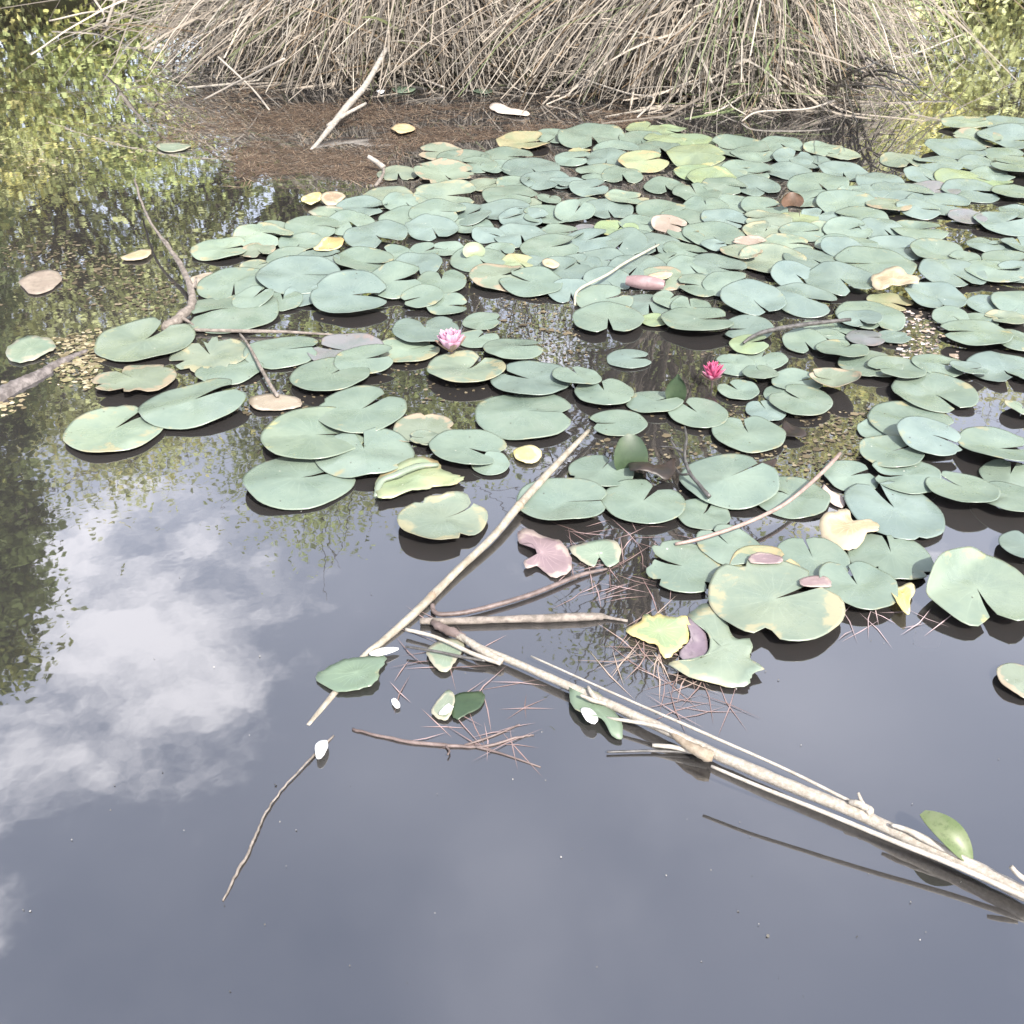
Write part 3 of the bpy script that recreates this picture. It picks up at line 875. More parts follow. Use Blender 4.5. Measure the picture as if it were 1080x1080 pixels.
# landmarks for labels: photo x, y, phrase
MARKS = [(475,368,'the pale pink flower'), (750,400,'the dark pink flower'), (677,307,'the pink rolled leaf'), (645,283,'the thin pale stem'), (845,346,'the black curved stick'),
 (678,176,'the brown patched yellow pad'), (832,218,'the upright brown leaf'), (348,265,'the orange yellow leaf'), (192,320,'the grey branch'), (399,172,'the short white stick'),
 (793,262,'the crumpled pinkish tan pad'), (940,304,'the tan shrivelled leaf'), (888,565,'the dry yellow leaf'), (820,535,'the pinkish arching stem'), (664,482,'the dark upright leaf'),
 (877,410,'the cupped decayed pad'), (936,222,'the pale lipped pad'), (912,361,'the violet grey pad'), (734,171,'the largest lime yellow pad'), (585,490,'the light reed stalk'),
 (340,215,'the yellow pink scraps'), (1051,479,'the lifted right edge pad'), (506,277,'the lime flapped pad')]
TONE = {'G': 'grey green', 'B': 'blue green', 'P': 'pale worn', 'Y': 'yellowing', 'L': 'lime green', 'E': 'brown edged', 'V': 'violet grey', 'T': 'tan', 'S': 'grey green'}
ORD = ['nearest', 'second', 'third', 'fourth', 'fifth', 'sixth', 'seventh', 'eighth', 'ninth', 'tenth', 'eleventh', 'twelfth']


def auto_labels():
    keyed = {}
    for i, p in enumerate(PADS):
        best = None
        for mi_, (mx, my, ph) in enumerate(MARKS):
            dx, dy = p[0] - mx, (my - p[1]) * 1.9
            d = math.hypot(dx, dy)
            if d > 6 and (best is None or d < best[0]):
                best = (d, mi_, dx, dy)
        d, mi_, dx, dy = best
        o = int(((math.degrees(math.atan2(dy, dx)) + 22.5) % 360) // 45)
        keyed.setdefault((mi_, o), []).append((d, i))
    dirs = ['right of', 'behind and right of', 'behind', 'behind and left of', 'left of', 'in front and left of', 'in front of', 'in front and right of']
    labs = {}
    for (mi_, o), lst in keyed.items():
        lst.sort()
        for r_, (d, i) in enumerate(lst):
            p = PADS[i]
            sz = 'small ' if p[2] < 0.105 * (p[1] + 202) * 0.9 else ''
            if len(lst) == 1:
                labs[i] = f'{sz}{TONE[p[4]]} pad {dirs[o]} {MARKS[mi_][2]}'
            else:
                labs[i] = f'{sz}{TONE[p[4]]} pad, {ORD[min(r_, 11)]} {dirs[o]} {MARKS[mi_][2]}'
    return labs


def pad_mesh(Rm, notch, seed, o):
    rnd = random.Random(seed)
    nth = 46
    rings = [0.22, 0.45, 0.68, 0.86, 0.95, 1.0]
    delta = rnd.uniform(0.05, 0.17)
    oval = o.get('oval', rnd.uniform(0.90, 1.02))
    ph = [rnd.uniform(0, 6.28) for _ in range(5)]
    wav = rnd.uniform(0.008, 0.026) * Rm * o.get('wav', 1.7)
    lobe = rnd.uniform(-0.02, 0.02) * Rm * 2
    crn = rnd.uniform(0.16, 0.34)
    la, lh = o.get('lift', (0, 0))
    la = R_(la)
    bites = [(rnd.uniform(0, 6.28), rnd.uniform(0.05, 0.13), rnd.uniform(0.10, 0.32)) for _ in range(o.get('bite', 0) * 3)]
    if not bites and rnd.random() < 0.18:
        bites = [(rnd.uniform(0, 6.28), rnd.uniform(0.04, 0.08), rnd.uniform(0.05, 0.12))]
    curl = o.get('curl', 0) + (rnd.uniform(0.0, 0.22) if rnd.random() < 0.3 else 0)
    cup = rnd.uniform(-0.02, 0.03) * Rm
    tilt = o.get('tilt', 0)
    crease = rnd.choice((0, 0, 1, 1, -0.6)) * rnd.uniform(0.05, 0.13)
    dent = [(rnd.uniform(-.6, .6) * Rm, rnd.uniform(-.6, .6) * Rm, rnd.uniform(.22, .45) * Rm, rnd.uniform(-.09, .07) * Rm) for _ in range(3)]

    def zf(r, th, x, y):
        z = wav * (math.sin(3 * th + ph[0]) * 0.6 + math.sin(5 * th + ph[1]) * 0.4) * r * r
        z += cup * (r * r - 0.5)
        d = (th - notch) % (2 * PI)
        z += lobe * r * (math.exp(-d / 0.5) - math.exp(-(2 * PI - d) / 0.5))
        if lh:
            z += lh * (0.5 + 0.5 * math.cos(th - la) * r) ** 1.6
        if curl:
            z += curl * Rm * 0.35 * max(0, (r - 0.72) / 0.28) ** 2 * (0.5 + 0.5 * math.sin(th * 2 + ph[2]))
        z += tilt * y
        z -= crease * (abs(-x * math.sin(notch) + y * math.cos(notch)) - 0.4 * Rm)
        for (dx_, dy_, dr_, dh_) in dent:
            z += dh_ * math.exp(-((x - dx_) ** 2 + (y - dy_) ** 2) / (dr_ * dr_))
        if o.get('fold'):
            q = -x * 0.62 + y * 0.78 - Rm * 0.42
            if q > 0:
                z += q * 1.35
        z += 0.0012 * mnoise.noise(Vector((x * 30 + seed, y * 30, 0)))
        return z

    pts = [(0, 0, zf(0, 0, 0, 0))]
    uv = [(0, 0)]
    for rf in rings:
        for k in range(nth + 1):
            u = k / nth
            th = notch + delta + (2 * PI - 2 * delta) * u
            dd = min(u, 1 - u) * 2 * PI
            rr = Rm * rf * (1 - crn * math.exp(-(dd / 0.20) ** 2) * rf)
            rr *= 1 + 0.018 * math.sin(2 * th + ph[3]) + 0.012 * math.sin(7 * th + ph[4]) + 0.010 * mnoise.noise(Vector((math.cos(th) * 5 + seed, math.sin(th) * 5, rf)))
            for (bt, bw, bd) in bites:
                da = (th - bt + PI) % (2 * PI) - PI
                if abs(da) < bw * 2.2:
                    rr *= 1 - bd * math.exp(-(da / bw) ** 2) * max(0, (rf - 0.4) / 0.6)
            ca, sa = math.cos(th - notch), math.sin(th - notch) * oval
            x = rr * (ca * math.cos(notch) - sa * math.sin(notch))
            y = rr * (ca * math.sin(notch) + sa * math.cos(notch))
            if o.get('fold'):
                q = -x * 0.62 + y * 0.78 - Rm * 0.42
                if q > 0:
                    x += 0.62 * q * 0.5
                    y -= 0.78 * q * 0.5
            pts.append((x, y, zf(rf, th, x, y)))
            uv.append((rf, (th - notch) / (2 * PI)))
    n1 = len(pts)
    th_ = 0.0016
    verts = pts + [(x * 0.996, y * 0.996, z - th_) for x, y, z in pts]
    faces, mi = [], []
    W = nth + 1
    for k in range(nth):
        faces.append((0, 1 + k, 2 + k)); mi.append(0)
        faces.append((n1, n1 + 2 + k, n1 + 1 + k)); mi.append(1)
    for r in range(len(rings) - 1):
        for k in range(nth):
            a = 1 + r * W + k
            faces.append((a, a + W, a + W + 1, a + 1)); mi.append(0)
            faces.append((n1 + a, n1 + a + 1, n1 + a + W + 1, n1 + a + W)); mi.append(1)
    last = 1 + (len(rings) - 1) * W
    for k in range(nth):
        a = last + k
        faces.append((a, n1 + a, n1 + a + 1, a + 1)); mi.append(0)
    return verts, faces, mi, uv


def fillers(n):
    rnd = random.Random(21)
    poly = [(450, 175), (600, 150), (760, 150), (1075, 135), (1075, 310), (870, 345), (760, 330), (600, 300), (540, 270), (400, 260)]
    done = 0
    for _ in range(6000):
        if done >= n:
            break
        x, y = rnd.uniform(400, 1075), rnd.uniform(135, 345)
        if not in_poly(x, y, poly) or (660 < x < 720 and 180 < y < 222) or (880 < x < 970 and 125 < y < 165):
            continue
        w = rnd.uniform(34, 50) * (0.75 + (y - 130) / 420)
        if min(math.hypot(q[0] - x, (q[1] - y) * 2.3) - q[2] * 0.5 for q in PADS) > w * 0.10:
            PADS.append((round(x), round(y), round(w), rnd.choice((-80, -20, 10, 60, 120, 175)), rnd.choice('GGBBGP'), dict(lvl=0)))
            done += 1


def in_poly(x, y, poly):
    c = False
    j = len(poly) - 1
    for i in range(len(poly)):
        xi, yi = poly[i]
        xj, yj = poly[j]
        if (yi > y) != (yj > y) and x < (xj - xi) * (y - yi) / (yj - yi) + xi:
            c = not c
        j = i
    return c


fillers(max(0, 296 - len(PADS)))
print('PADS', len(PADS))


def build_pads():
    labs = auto_labels()
    info = []
    for i, p in enumerate(PADS):
        c = G(p[0], p[1])
        info.append((c, p[2] / 2 / ppm(p[0], p[1])))
    # overlapping leaves lie on different levels
    lv = {}
    order = list(range(len(PADS)))
    random.Random(3).shuffle(order)
    order.sort(key=lambda i: 0 if 'lvl' in PADS[i][5] else 1)
    for i in order:
        if 'lvl' in PADS[i][5]:
            lv[i] = PADS[i][5]['lvl']
            continue
        used = set()
        for j in lv:
            if (info[i][0] - info[j][0]).length < (info[i][1] + info[j][1]) * 0.97:
                used.add(lv[j])
        k = 0
        while k in used:
            k += 1
        lv[i] = k
    for i, p in enumerate(PADS):
        o = dict(p[5])
        c, Rm = info[i]
        Rm *= 1.17 if p[1] < 340 else 1.07
        if p[1] < 335:
            o.setdefault('wav', 2.8)
            o.setdefault('tilt', 0.075 + 0.03 * math.sin(i * 2.3))
        z = 0.003 + 0.0040 * lv[i] + (o.get('tilt', 0) * Rm * 0.75)
        if o.get('lift'):
            z += 0.001
        hv = random.Random(i * 7 + 1)
        if 'lift' in o:
            o['lift'] = (o['lift'][0], o['lift'][1] * 0.8)
        elif hv.random() < 0.45:
            o['lift'] = (hv.uniform(0, 360), hv.uniform(0.006, 0.022))
        v, f, mi, uv = pad_mesh(Rm, R_(p[3]), i * 13 + 5, o)
        zmin = min(q[2] for q in v)
        z = max(z, 0.0015 - zmin)
        me = mesh_from('lily_pad', v, f, [PADM[p[4]], M_UNDER], True, mi)
        ul = me.uv_layers.new(name='polar')
        n1 = len(uv)
        idx = np.empty(len(me.loops), np.int32)
        me.loops.foreach_get('vertex_index', idx)
        ua = np.array(uv + uv, np.float32)
        ul.data.foreach_set('uv', ua[idx].reshape(-1))
        ob = link('lily_pad', me, (c.x, c.y, z))
        tag(ob, o.get('l') or labs[i], 'lily pad', 'lily pads of the floating raft')


build_pads()


# ------------------------------------------------------------------ traced loose leaves (real flat leaves at their own place on the pond)
def patch(name, pts, z, mat, label, cat='leaf', warp=0.006, thick=0.0015, tilt=None, group=None, seed=0, parent=None, under=None):
    """leaf with a given outline (photo points on the water plane), curved and thick"""
    W = [G(a, b) for a, b in pts]
    c = sum(W, Vector()) / len(W)
    bm = bmesh.new()
    # densify and round the outline a little
    ring = []
    rnd = random.Random(seed)
    n = len(W)
    for i in range(n):
        a, b = W[i], W[(i + 1) % n]
        for k in range(4):
            p0, p3 = W[i - 1], W[(i + 2) % n]
            u = k / 4
            q = 0.5 * (2 * a + (b - p0) * u + (2 * p0 - 5 * a + 4 * b - p3) * u * u + (3 * a - p0 - 3 * b + p3) * u ** 3) - c
            if k:
                q *= 1 + rnd.uniform(-0.045, 0.045)
            ring.append(q)
    rr = [1.0, 0.78, 0.52, 0.26]
    V, Fc = [], []
    m = len(ring)
    for t in rr:
        for q in ring:
            x, y = q.x * t, q.y * t
            zz = warp * (mnoise.noise(Vector((x * 16 + seed, y * 16, 0.3))) + 0.9 * t * t * mnoise.noise(Vector((x * 9, y * 9 + seed, 2.0))))
            if tilt:
                zz += x * tilt[0] + y * tilt[1]
            V.append((x, y, zz))
    V.append((0, 0, warp * 0.2))
    for r in range(len(rr) - 1):
        for k in range(m):
            a, b = r * m + k, r * m + (k + 1) % m
            Fc.append((a, b, b + m, a + m))
    for k in range(m):
        Fc.append(((len(rr) - 1) * m + k, (len(rr) - 1) * m + (k + 1) % m, len(V) - 1))
    # winding up
    area = sum(ring[i].x * ring[(i + 1) % m].y - ring[(i + 1) % m].x * ring[i].y for i in range(m))
    if area < 0:
        Fc = [tuple(reversed(f)) for f in Fc]
    n1 = len(V)
    mi = [0] * len(Fc)
    B = [(x, y, zz - thick) for x, y, zz in V]
    FB = [tuple(n1 + q for q in reversed(f)) for f in Fc]
    mi += [1] * len(FB)
    S = []
    for k in range(m):
        a, b = k, (k + 1) % m
        S.append((a, n1 + a, n1 + b, b) if area > 0 else (b, n1 + b, n1 + a, a))
    mi += [0] * len(S)
    zmin = min(q[2] for q in B)
    me = mesh_from(name, V + B, Fc + FB + S, [mat, under or mat], True, mi)
    ul = me.uv_layers.new(name='polar')
    ruv = []
    for t in rr:
        for q in ring:
            ruv.append((t, math.atan2(q.y, q.x) / (2 * PI) + 0.5))
    ruv.append((0, 0))
    ua = np.array(ruv + ruv, np.float32)
    idx = np.empty(len(me.loops), np.int32)
    me.loops.foreach_get('vertex_index', idx)
    ul.data.foreach_set('uv', ua[idx].reshape(-1))
    bm.free()
    if parent is not None:
        return link(name, me, (c.x - parent.location.x, c.y - parent.location.y, z - zmin), parent)
    o = link(name, me, (c.x, c.y, z - zmin if z >= 0 else z))
    return tag(o, label, cat, group)


LG = 'loose leaves on the pond'
patch('dry_leaf', [(862,563),(866,556),(878,552),(886,546),(894,547),(897,557),(906,556),(918,553),(926,561),(922,570),(912,572),(904,584),(890,586),(874,580)], 0.012, LEAFM['dry'], 'dry pale yellow leaf curled among the pads at lower right', warp=0.016, group=LG, seed=3)
patch('yellow_leaf', [(936,622),(945,623),(957,620),(964,628),(958,640),(957,655),(946,648),(938,634)], 0.010, LEAFM['yellow'], 'yellow leaf wedged beside the largest folded pad', warp=0.012, group=LG, seed=4)
patch('yellow_leaf', [(660,668),(667,662),(674,659),(680,652),(688,655),(694,651),(703,655),(712,657),(722,655),(728,664),(726,676),(719,684),(712,692),(703,697),(696,692),(692,684),(682,681),(672,677),(664,674)], 0.004, LEAFM['decay'], 'ragged yellow leaf with a green heart floating above pine needles', warp=0.010, group=LG, seed=5)
patch('violet_leaf', [(722,658),(732,655),(742,668),(747,690),(738,700),(726,704),(716,692),(728,676)], 0.003, M_VIOLET, 'dark violet leaf lobe between the ragged yellow leaf and the tattered pad', warp=0.008, group=LG, seed=6)
patch('tattered_pad', [(724,652),(744,641),(760,648),(766,662),(775,678),(790,678),(792,690),(790,698),(805,713),(792,718),(788,727),(765,728),(735,722),(704,708),(728,702),(744,694),(748,680),(738,664)], 0.007, PADM['P'], 'tattered yellow green pad with a jagged right edge', 'lily pad', warp=0.010, group='lily pads of the floating raft', seed=7, under=M_UNDER)
patch('green_leaf', [(333,716),(345,707),(360,699),(377,696),(405,694),(406,703),(400,711),(399,722),(388,729),(370,732),(352,731)], 0.004, LEAFM['green'], 'blue green half leaf floating at the end of the light reed stalk', warp=0.006, group=LG, seed=8)
patch('green_leaf', [(600,733),(618,735),(634,740),(645,752),(655,768),(655,783),(645,780),(634,766),(618,762),(604,752)], 0.008, LEAFM['green'], 'green leaf under the long reed stem with a white petal on it', warp=0.010, group=LG, seed=9)
patch('pale_leaf', [(450,690),(462,678),(480,676),(490,684),(482,698),(474,710),(466,712),(456,704)], 0.003, LEAFM['pale'], 'pale half sunken leaf beneath the root end of the long reed', warp=0.005, group=LG, seed=10)
patch('torn_leaf', [(455,752),(464,741),(474,733),(480,742),(476,757),(468,762),(458,757)], 0.005, LEAFM['pale'], 'small pale torn leaf left of the dark scrap', warp=0.006, group=LG, seed=11)
patch('torn_leaf', [(479,737),(492,731),(508,731),(511,740),(504,750),(492,756),(482,761),(476,754)], 0.002, M_DEEPGREEN, 'dark green torn scrap floating alone in open water', warp=0.004, group=LG, seed=12)
patch('pink_leaf', [(547,565),(558,563),(578,570),(592,576),(603,592),(600,606),(586,612),(576,606),(566,600),(556,604),(553,596),(566,592),(560,580),(548,578)], 0.004, LEAFM['pink'], 'torn pinkish leaf below the two lobed pad', warp=0.010, group=LG, seed=13)
patch('pale_leaf', [(600,582),(612,578),(630,573),(648,574),(655,586),(650,598),(640,600),(632,590),(626,600),(612,594)], 0.005, LEAFM['pale'], 'torn pale leaf at the tip of the brown curved stem', warp=0.006, group=LG, seed=14)
patch('pink_leaf', [(789,598),(800,594),(820,597),(822,604),(806,606),(790,605)], 0.030, LEAFM['pink'], 'small pink strip behind the very large pad', warp=0.004, group=LG, seed=15)
patch('pink_leaf', [(842,622),(856,618),(870,620),(874,630),(856,631),(843,629)], 0.030, LEAFM['pink'], 'small pink strip right of the very large pad', warp=0.004, group=LG, seed=16)
patch('tan_pad', [(263,424),(272,420),(292,418),(312,421),(319,427),(314,432),(290,436),(268,434)], 0.006, PADM['T'], 'small tan six sided leaf below the dead grey twig', warp=0.003, group=LG, seed=17, under=M_UNDER)
patch('floating_leaf', [(541,478),(548,473),(560,472),(571,479),(568,488),(558,491),(546,488)], 0.004, LEAFM['yellow'], 'small cream leaf with an orange side by the light reed stalk', warp=0.006, group=LG, seed=18)
patch('yellow_leaf', [(331,268),(338,263),(346,259),(358,259),(364,263),(358,269),(346,272),(336,271)], 0.022, LEAFM['yellow'], 'orange yellow leaf among the upper left pads', warp=0.010, group=LG, seed=19)
patch('yellow_leaf', [(318,215),(324,209),(334,207),(340,211),(336,218),(326,220)], 0.014, LEAFM['yellow'], 'ochre leaf at the far left tip of the raft', warp=0.010, group=LG, seed=20)
patch('pink_leaf', [(338,213),(346,207),(358,207),(365,212),(356,219),(344,220)], 0.014, LEAFM['dry'], 'pinkish cream leaf beside the ochre leaf', warp=0.010, group=LG, seed=21)
patch('pale_leaf', [(326,228),(334,222),(350,221),(362,224),(358,231),(340,233)], 0.010, LEAFM['pale'], 'pale cream green leaf in front of the ochre leaf', warp=0.006, group=LG, seed=22)
patch('tan_leaf', [(916,306),(924,299),(938,296),(950,299),(966,310),(962,315),(946,313),(930,316),(920,313)], 0.034, LEAFM['dry'], 'tan shrivelled leaf in the right half of the raft', warp=0.018, group=LG, seed=23)
patch('white_leaf', [(516,115),(524,112),(540,117),(556,120),(556,124),(538,123),(522,119)], 0.006, simple_mat('cream_leaf', (0.36, 0.30, 0.25), (0.44, 0.385, 0.33), 20, 0.6), 'long cream leaf floating alone in front of the reeds', warp=0.008, group=LG, seed=24)
patch('pale_leaf', [(165,155),(174,152),(190,152),(202,155),(192,160),(174,161)], 0.004, LEAFM['pale'], 'single pale leaf floating alone in the upper left water', warp=0.004, group=LG, seed=25)
patch('pale_leaf', [(8,372),(18,360),(34,356),(54,360),(58,370),(44,378),(26,384),(12,383)], 0.004, LEAFM['pale'], 'pale wet leaf near the left edge beside the sunken log', warp=0.006, group=LG, seed=26)
patch('tan_leaf', [(128,275),(136,270),(150,265),(160,266),(156,274),(142,277)], 0.006, LEAFM['dry'], 'cream leaf left of the grey branch', warp=0.006, group=LG, seed=27)
patch('olive_leaf', [(413,95),(422,92),(438,94),(434,98),(420,99)], 0.004, LEAFM['green'], 'small olive leaf by the reed bank foot', warp=0.003, group=LG, seed=28)
patch('olive_leaf', [(498,97),(508,94),(520,97),(512,100)], 0.004, LEAFM['green'], 'small olive leaf behind the long cream leaf', warp=0.003, group=LG, seed=29)
patch('brown_leaf', [(412,138),(424,134),(438,137),(434,142),(420,144)], 0.010, simple_mat('ochre_leaf', (0.30, 0.22, 0.12), (0.38, 0.30, 0.18), 20), 'ochre brown leaf on the pine needle mat', warp=0.010, group=LG, seed=30)
patch('tan_leaf', [(20,300),(34,290),(54,286),(66,294),(56,306),(36,312)], 0.003, simple_mat('wet_tan_leaf', (0.19, 0.155, 0.125), (0.25, 0.21, 0.17), 14, 0.5), 'large flat tan leaf in the left scum', warp=0.004, group=LG, seed=31)
patch('dark_leaf', [(662,498),(672,494),(684,497),(690,502),(700,499),(711,497),(710,508),(700,515),(689,513),(676,512),(664,510)], 0.024, M_DARKLEAF, 'dark brown crumpled leaf at the foot of the dark upright leaf', warp=0.020, group=LG, seed=32)
patch('dark_leaf', [(791,491),(804,491),(818,489),(814,497),(802,501),(793,497)], 0.006, M_DARKLEAF, 'black curled leaf behind the wide thorn twig pad', warp=0.012, group=LG, seed=33)
patch('dark_leaf', [(826,449),(832,452),(849,462),(842,467),(824,463)], 0.006, M_DARKLEAF, 'black folded leaf right of the heart shaped pad', warp=0.012, group=LG, seed=34)
patch('tan_leaf', [(868,512),(876,519),(890,527),(889,537),(878,534),(868,524)], 0.003, simple_mat('pinkish_tan', (0.36, 0.29, 0.25), (0.44, 0.36, 0.31), 14, 0.5), 'pinkish tan leaf behind the dry yellow leaf', warp=0.004, group=LG, seed=35)
patch('brown_leaf', [(572,283),(580,282),(590,287),(584,291),(574,289)], 0.03, LEAFM['dry'], 'tiny straw leaf between blue green pads left of the thin stem', warp=0.008, group=LG, seed=36)
patch('sunken_pad', [(1000,450),(1008,438),(1024,434),(1040,440),(1049,455),(1046,466),(1034,463),(1033,452),(1022,446),(1010,455),(1002,458)], -0.012, PADM['B'], 'crescent of a sunken pad under the water at the right', 'lily pad', warp=0.003, group='lily pads of the floating raft', seed=37)
patch('sunken_leaf', [(966,660),(974,656),(994,662),(992,676),(976,678),(966,672)], -0.015, LEAFM['pink'], 'sunken pinkish leaf below the largest folded pad', warp=0.003, group=LG, seed=38)


def upright_leaf(name, px, py, w, h, mat, label, face=0.0, lean=0.0, bend=0.3, z0=0.004, cat='leaf', under=None, tip=0.8):
    """leaf standing out of the water, curved across its width"""
    b = G(px, py)
    k = ppm(px, py)
    ww, hh = w / k, h / k
    V, Fc = [], []
    ni, nj = 10, 10
    for j in range(nj + 1):
        t = j / nj
        half = ww / 2 * (math.sin(PI * (0.16 + 0.84 * t * tip + 0.02)) ** 0.6)
        for i in range(ni + 1):
            s = i / ni * 2 - 1
            V.append((half * s, bend * ww * s * s * 0.6 + lean * hh * t * t, hh * t * (1 - 0.08 * s * s)))
    for j in range(nj):
        for i in range(ni):
            a = j * (ni + 1) + i
            Fc.append((a, a + 1, a + ni + 2, a + ni + 1))
    n1 = len(V)
    V2 = V + [(x, y + 0.0015, z) for x, y, z in V]
    F2 = Fc + [tuple(n1 + q for q in reversed(f)) for f in Fc]
    o = link(name, mesh_from(name, V2, F2, [mat, under or mat], True, [0] * len(Fc) + [1] * len(Fc)), (b.x, b.y, z0))
    o.rotation_euler = (0, 0, face)
    return tag(o, label, cat, LG)


upright_leaf('upright_leaf', 664, 497, 37, 36, M_DEEPGREEN, 'dark green leaf standing upright out of the water', lean=0.35, face=0.15, bend=-0.2)
upright_leaf('upright_leaf', 712, 424, 22, 30, M_DEEPGREEN, 'small dark green leaf standing up left of the dark pink flower', lean=0.1, face=-0.2, bend=-0.25, tip=0.95)
upright_leaf('brown_upright_leaf', 833, 224, 24, 13, M_BROWN, 'upright brown leaf in the upper right of the raft', lean=0.3, face=0.1, bend=-0.3, z0=0.03)
upright_leaf('flap_leaf', 500, 275, 24, 12, PADM['L'], 'lime green flap standing on a pad left of the thin stem', lean=0.7, face=0.2, bend=-0.2, z0=0.02)


# curled yellow pad (rolled edge) and pink rolled leaf
def rolled_leaf(name, a, b, w, mat, label, z=0.02, turns=0.8, cat='leaf', group=LG):
    A, B = G(*a), G(*b)
    d = B - A
    ln = d.length
    wr = w / ppm(*a) / 2
    ni, nj = 12, 14
    V, Fc = [], []
    for j in range(nj + 1):
        t = j / nj
        r = wr * (0.25 + 0.75 * math.sin(PI * min(1, max(0, 0.10 + 0.8 * t))) ** 0.6)
        for i in range(ni + 1):
            ang = PI * 0.5 + (i / ni - 0.5) * 2 * PI * turns
            V.append((ln * (t - 0.5), -r * math.cos(ang) * 1.1, r * math.sin(ang)))
    for j in range(nj):
        for i in range(ni):
            q = j * (ni + 1) + i
            Fc.append((q, q + 1, q + ni + 2, q + ni + 1))
    n1 = len(V)
    V2 = V + [(x, y * 0.94, zz * 0.94 - 0.0005) for x, y, zz in V]
    F2 = Fc + [tuple(n1 + q for q in reversed(f)) for f in Fc]
    zmin = min(v[2] for v in V2)
    o = link(name, mesh_from(name, V2, F2, mat), ((A.x + B.x) / 2, (A.y + B.y) / 2, z - zmin))
    o.rotation_euler = (0, 0, math.atan2(d.y, d.x))
    return tag(o, label, cat, group)


rolled_leaf('rolled_leaf', (660, 306), (700, 311), 15, M_PINKLEAF, 'pink rolled leaf lying on the raft', z=0.022, turns=0.7)
patch('pale_leaf', [(682,300),(694,296),(708,297),(704,303),(690,305)], 0.034, M_DRYLEAF, 'pinkish white scrap behind the pink rolled leaf', warp=0.006, group=LG, seed=39)
cp = patch('curled_pad', [(396,516),(402,505),(418,498),(436,492),(448,488),(462,490),(468,500),(482,505),(489,510),(478,517),(460,517),(446,522),(424,528),(404,532),(397,526)], 0.010, PADM['Y'], 'yellow brown pad with its far edge rolled up', 'lily pad', warp=0.012, group='lily pads of the floating raft', seed=41, under=M_UNDER)
rim_pts, rim_r = px_path([(396,524,.014,5),(402,508,.022,8),(420,500,.028,9),(440,492,.030,9),(462,490,.022,5)], 20)
v, f = sweep([p - Vector(cp.location) for p in rim_pts], rim_r, 8, 0.25, 4, 0.7)
link('rolled_edge', mesh_from('rolled_edge', v, f, PADM['E']), parent=cp)

# green bent leaf on the long reed
A = G(998, 884, 0.03)


# ------------------------------------------------------------------ stems, stalks and branches
def thing_tube(name, ctrl, mat, label, cat, group=None, **kw):
    return tag(tube_obj(name, ctrl, mat, **kw), label, cat, group)


SG = 'dead stems on the pond'
st = thing_tube('reed_stalk', [(621,454,.030,4.10),(600,476,.028,6.56),(570,508,.024,8.20),(545,536,.022,9.02),(520,566,.018,8.20),(480,604,.012,8.20),(440,644,.008,9.02),(404,676,.004,7.38),(384,692,-.0005,6.56),(350,735,-.001,7),(325,766,-.004,6)], M_REEDG, 'long light reed stalk slanting out of the pads into open water', 'reed stalk', SG, n=60, wob=0.10)
o0 = Vector(st.location)
for (px, py, z, w) in [(547, 534, .022, 10.5), (455, 629, .010, 9.5)]:
    c = G(px, py, z)
    dirv = (G(px - 12, py + 12, z) - G(px + 12, py - 12, z)).normalized() * 0.012
    r = w / 2 / ppm(px, py)
    v, f = sweep([c - o0 - dirv, c - o0 - dirv * 0.3, c - o0 + dirv * 0.3, c - o0 + dirv], [r * .78, r, r * .95, r * .75], 10, 0.08, 3)
    link('node', mesh_from('node', v, f, M_NODE), parent=st)

# the long broken reed from the centre to the lower right corner
lr = link('broken_reed', None, tuple(G(760, 796)))
tag(lr, 'long bleached broken reed running from the centre to the lower right corner', 'reed stalk', SG)
OR = Vector(lr.location)


def child_tube(name, ctrl, mat, **kw):
    return tube_obj(name, ctrl, mat, parent=lr, origin=OR, **kw)


child_tube('stem', [(462,659,.012,5.2),(500,680,.014,6.7),(560,706,.016,8.1),(630,737,.018,9.6),(700,769,.02,10.4),(750,793,.02,11.8),(820,823,.022,12.6),(900,856,.022,13.3),(960,884,.022,14.1),(1020,912,.022,15.5),(1095,950,.022,17.0)], M_REED, n=70, wob=0.16, seed=2)
child_tube('sheath', [(706,770,.026,6),(722,784,.028,9),(742,795,.028,14),(752,798,.028,12)], M_NODE, n=16, wob=0.2, seed=3)
child_tube('splinter', [(560,692,.02,2.04),(660,737,.03,2.72),(740,772,.036,3.40),(830,812,.034,3.40),(906,850,.028,4.08)], M_STRAW, n=40, wob=0.15, seed=4)
child_tube('splinter', [(428,664,.016,4),(460,672,.018,4),(500,690,.018,5),(528,700,.016,4)], M_STRAW, n=20, wob=0.15, seed=5)
child_tube('splinter', [(485,670,.016,6),(505,684,.018,9),(530,698,.016,7)], M_REED, n=16, wob=0.25, seed=6)
child_tube('splinter', [(640,757,.02,3),(700,768,.03,5),(752,797,.03,4)], M_STRAW, n=18, wob=0.15, seed=7)
child_tube('splinter', [(688,786,.012,4),(710,788,.016,5),(748,797,.018,6)], M_STRAW, n=14, wob=0.15, seed=8)
child_tube('splinter', [(905,836,.05,3),(910,848,.04,5),(918,854,.035,8),(914,858,.032,8)], M_REED, n=14, wob=0.3, seed=9)
child_tube('splinter', [(895,846,.035,5),(906,848,.04,8),(920,858,.03,6)], M_REED, n=12, wob=0.3, seed=10)
child_tube('splinter', [(620,724,.035,3),(626,735,.03,6),(632,740,.02,4)], M_REED, n=10, wob=0.3, seed=11)
child_tube('splinter', [(612,733,.035,3),(624,738,.03,5),(640,743,.02,4)], M_REED, n=10, wob=0.3, seed=12)
child_tube('splinter', [(940,870,.04,4),(958,876,.042,6),(985,890,.036,8),(1030,912,.03,6)], M_STRAW, n=18, wob=0.2, seed=13)
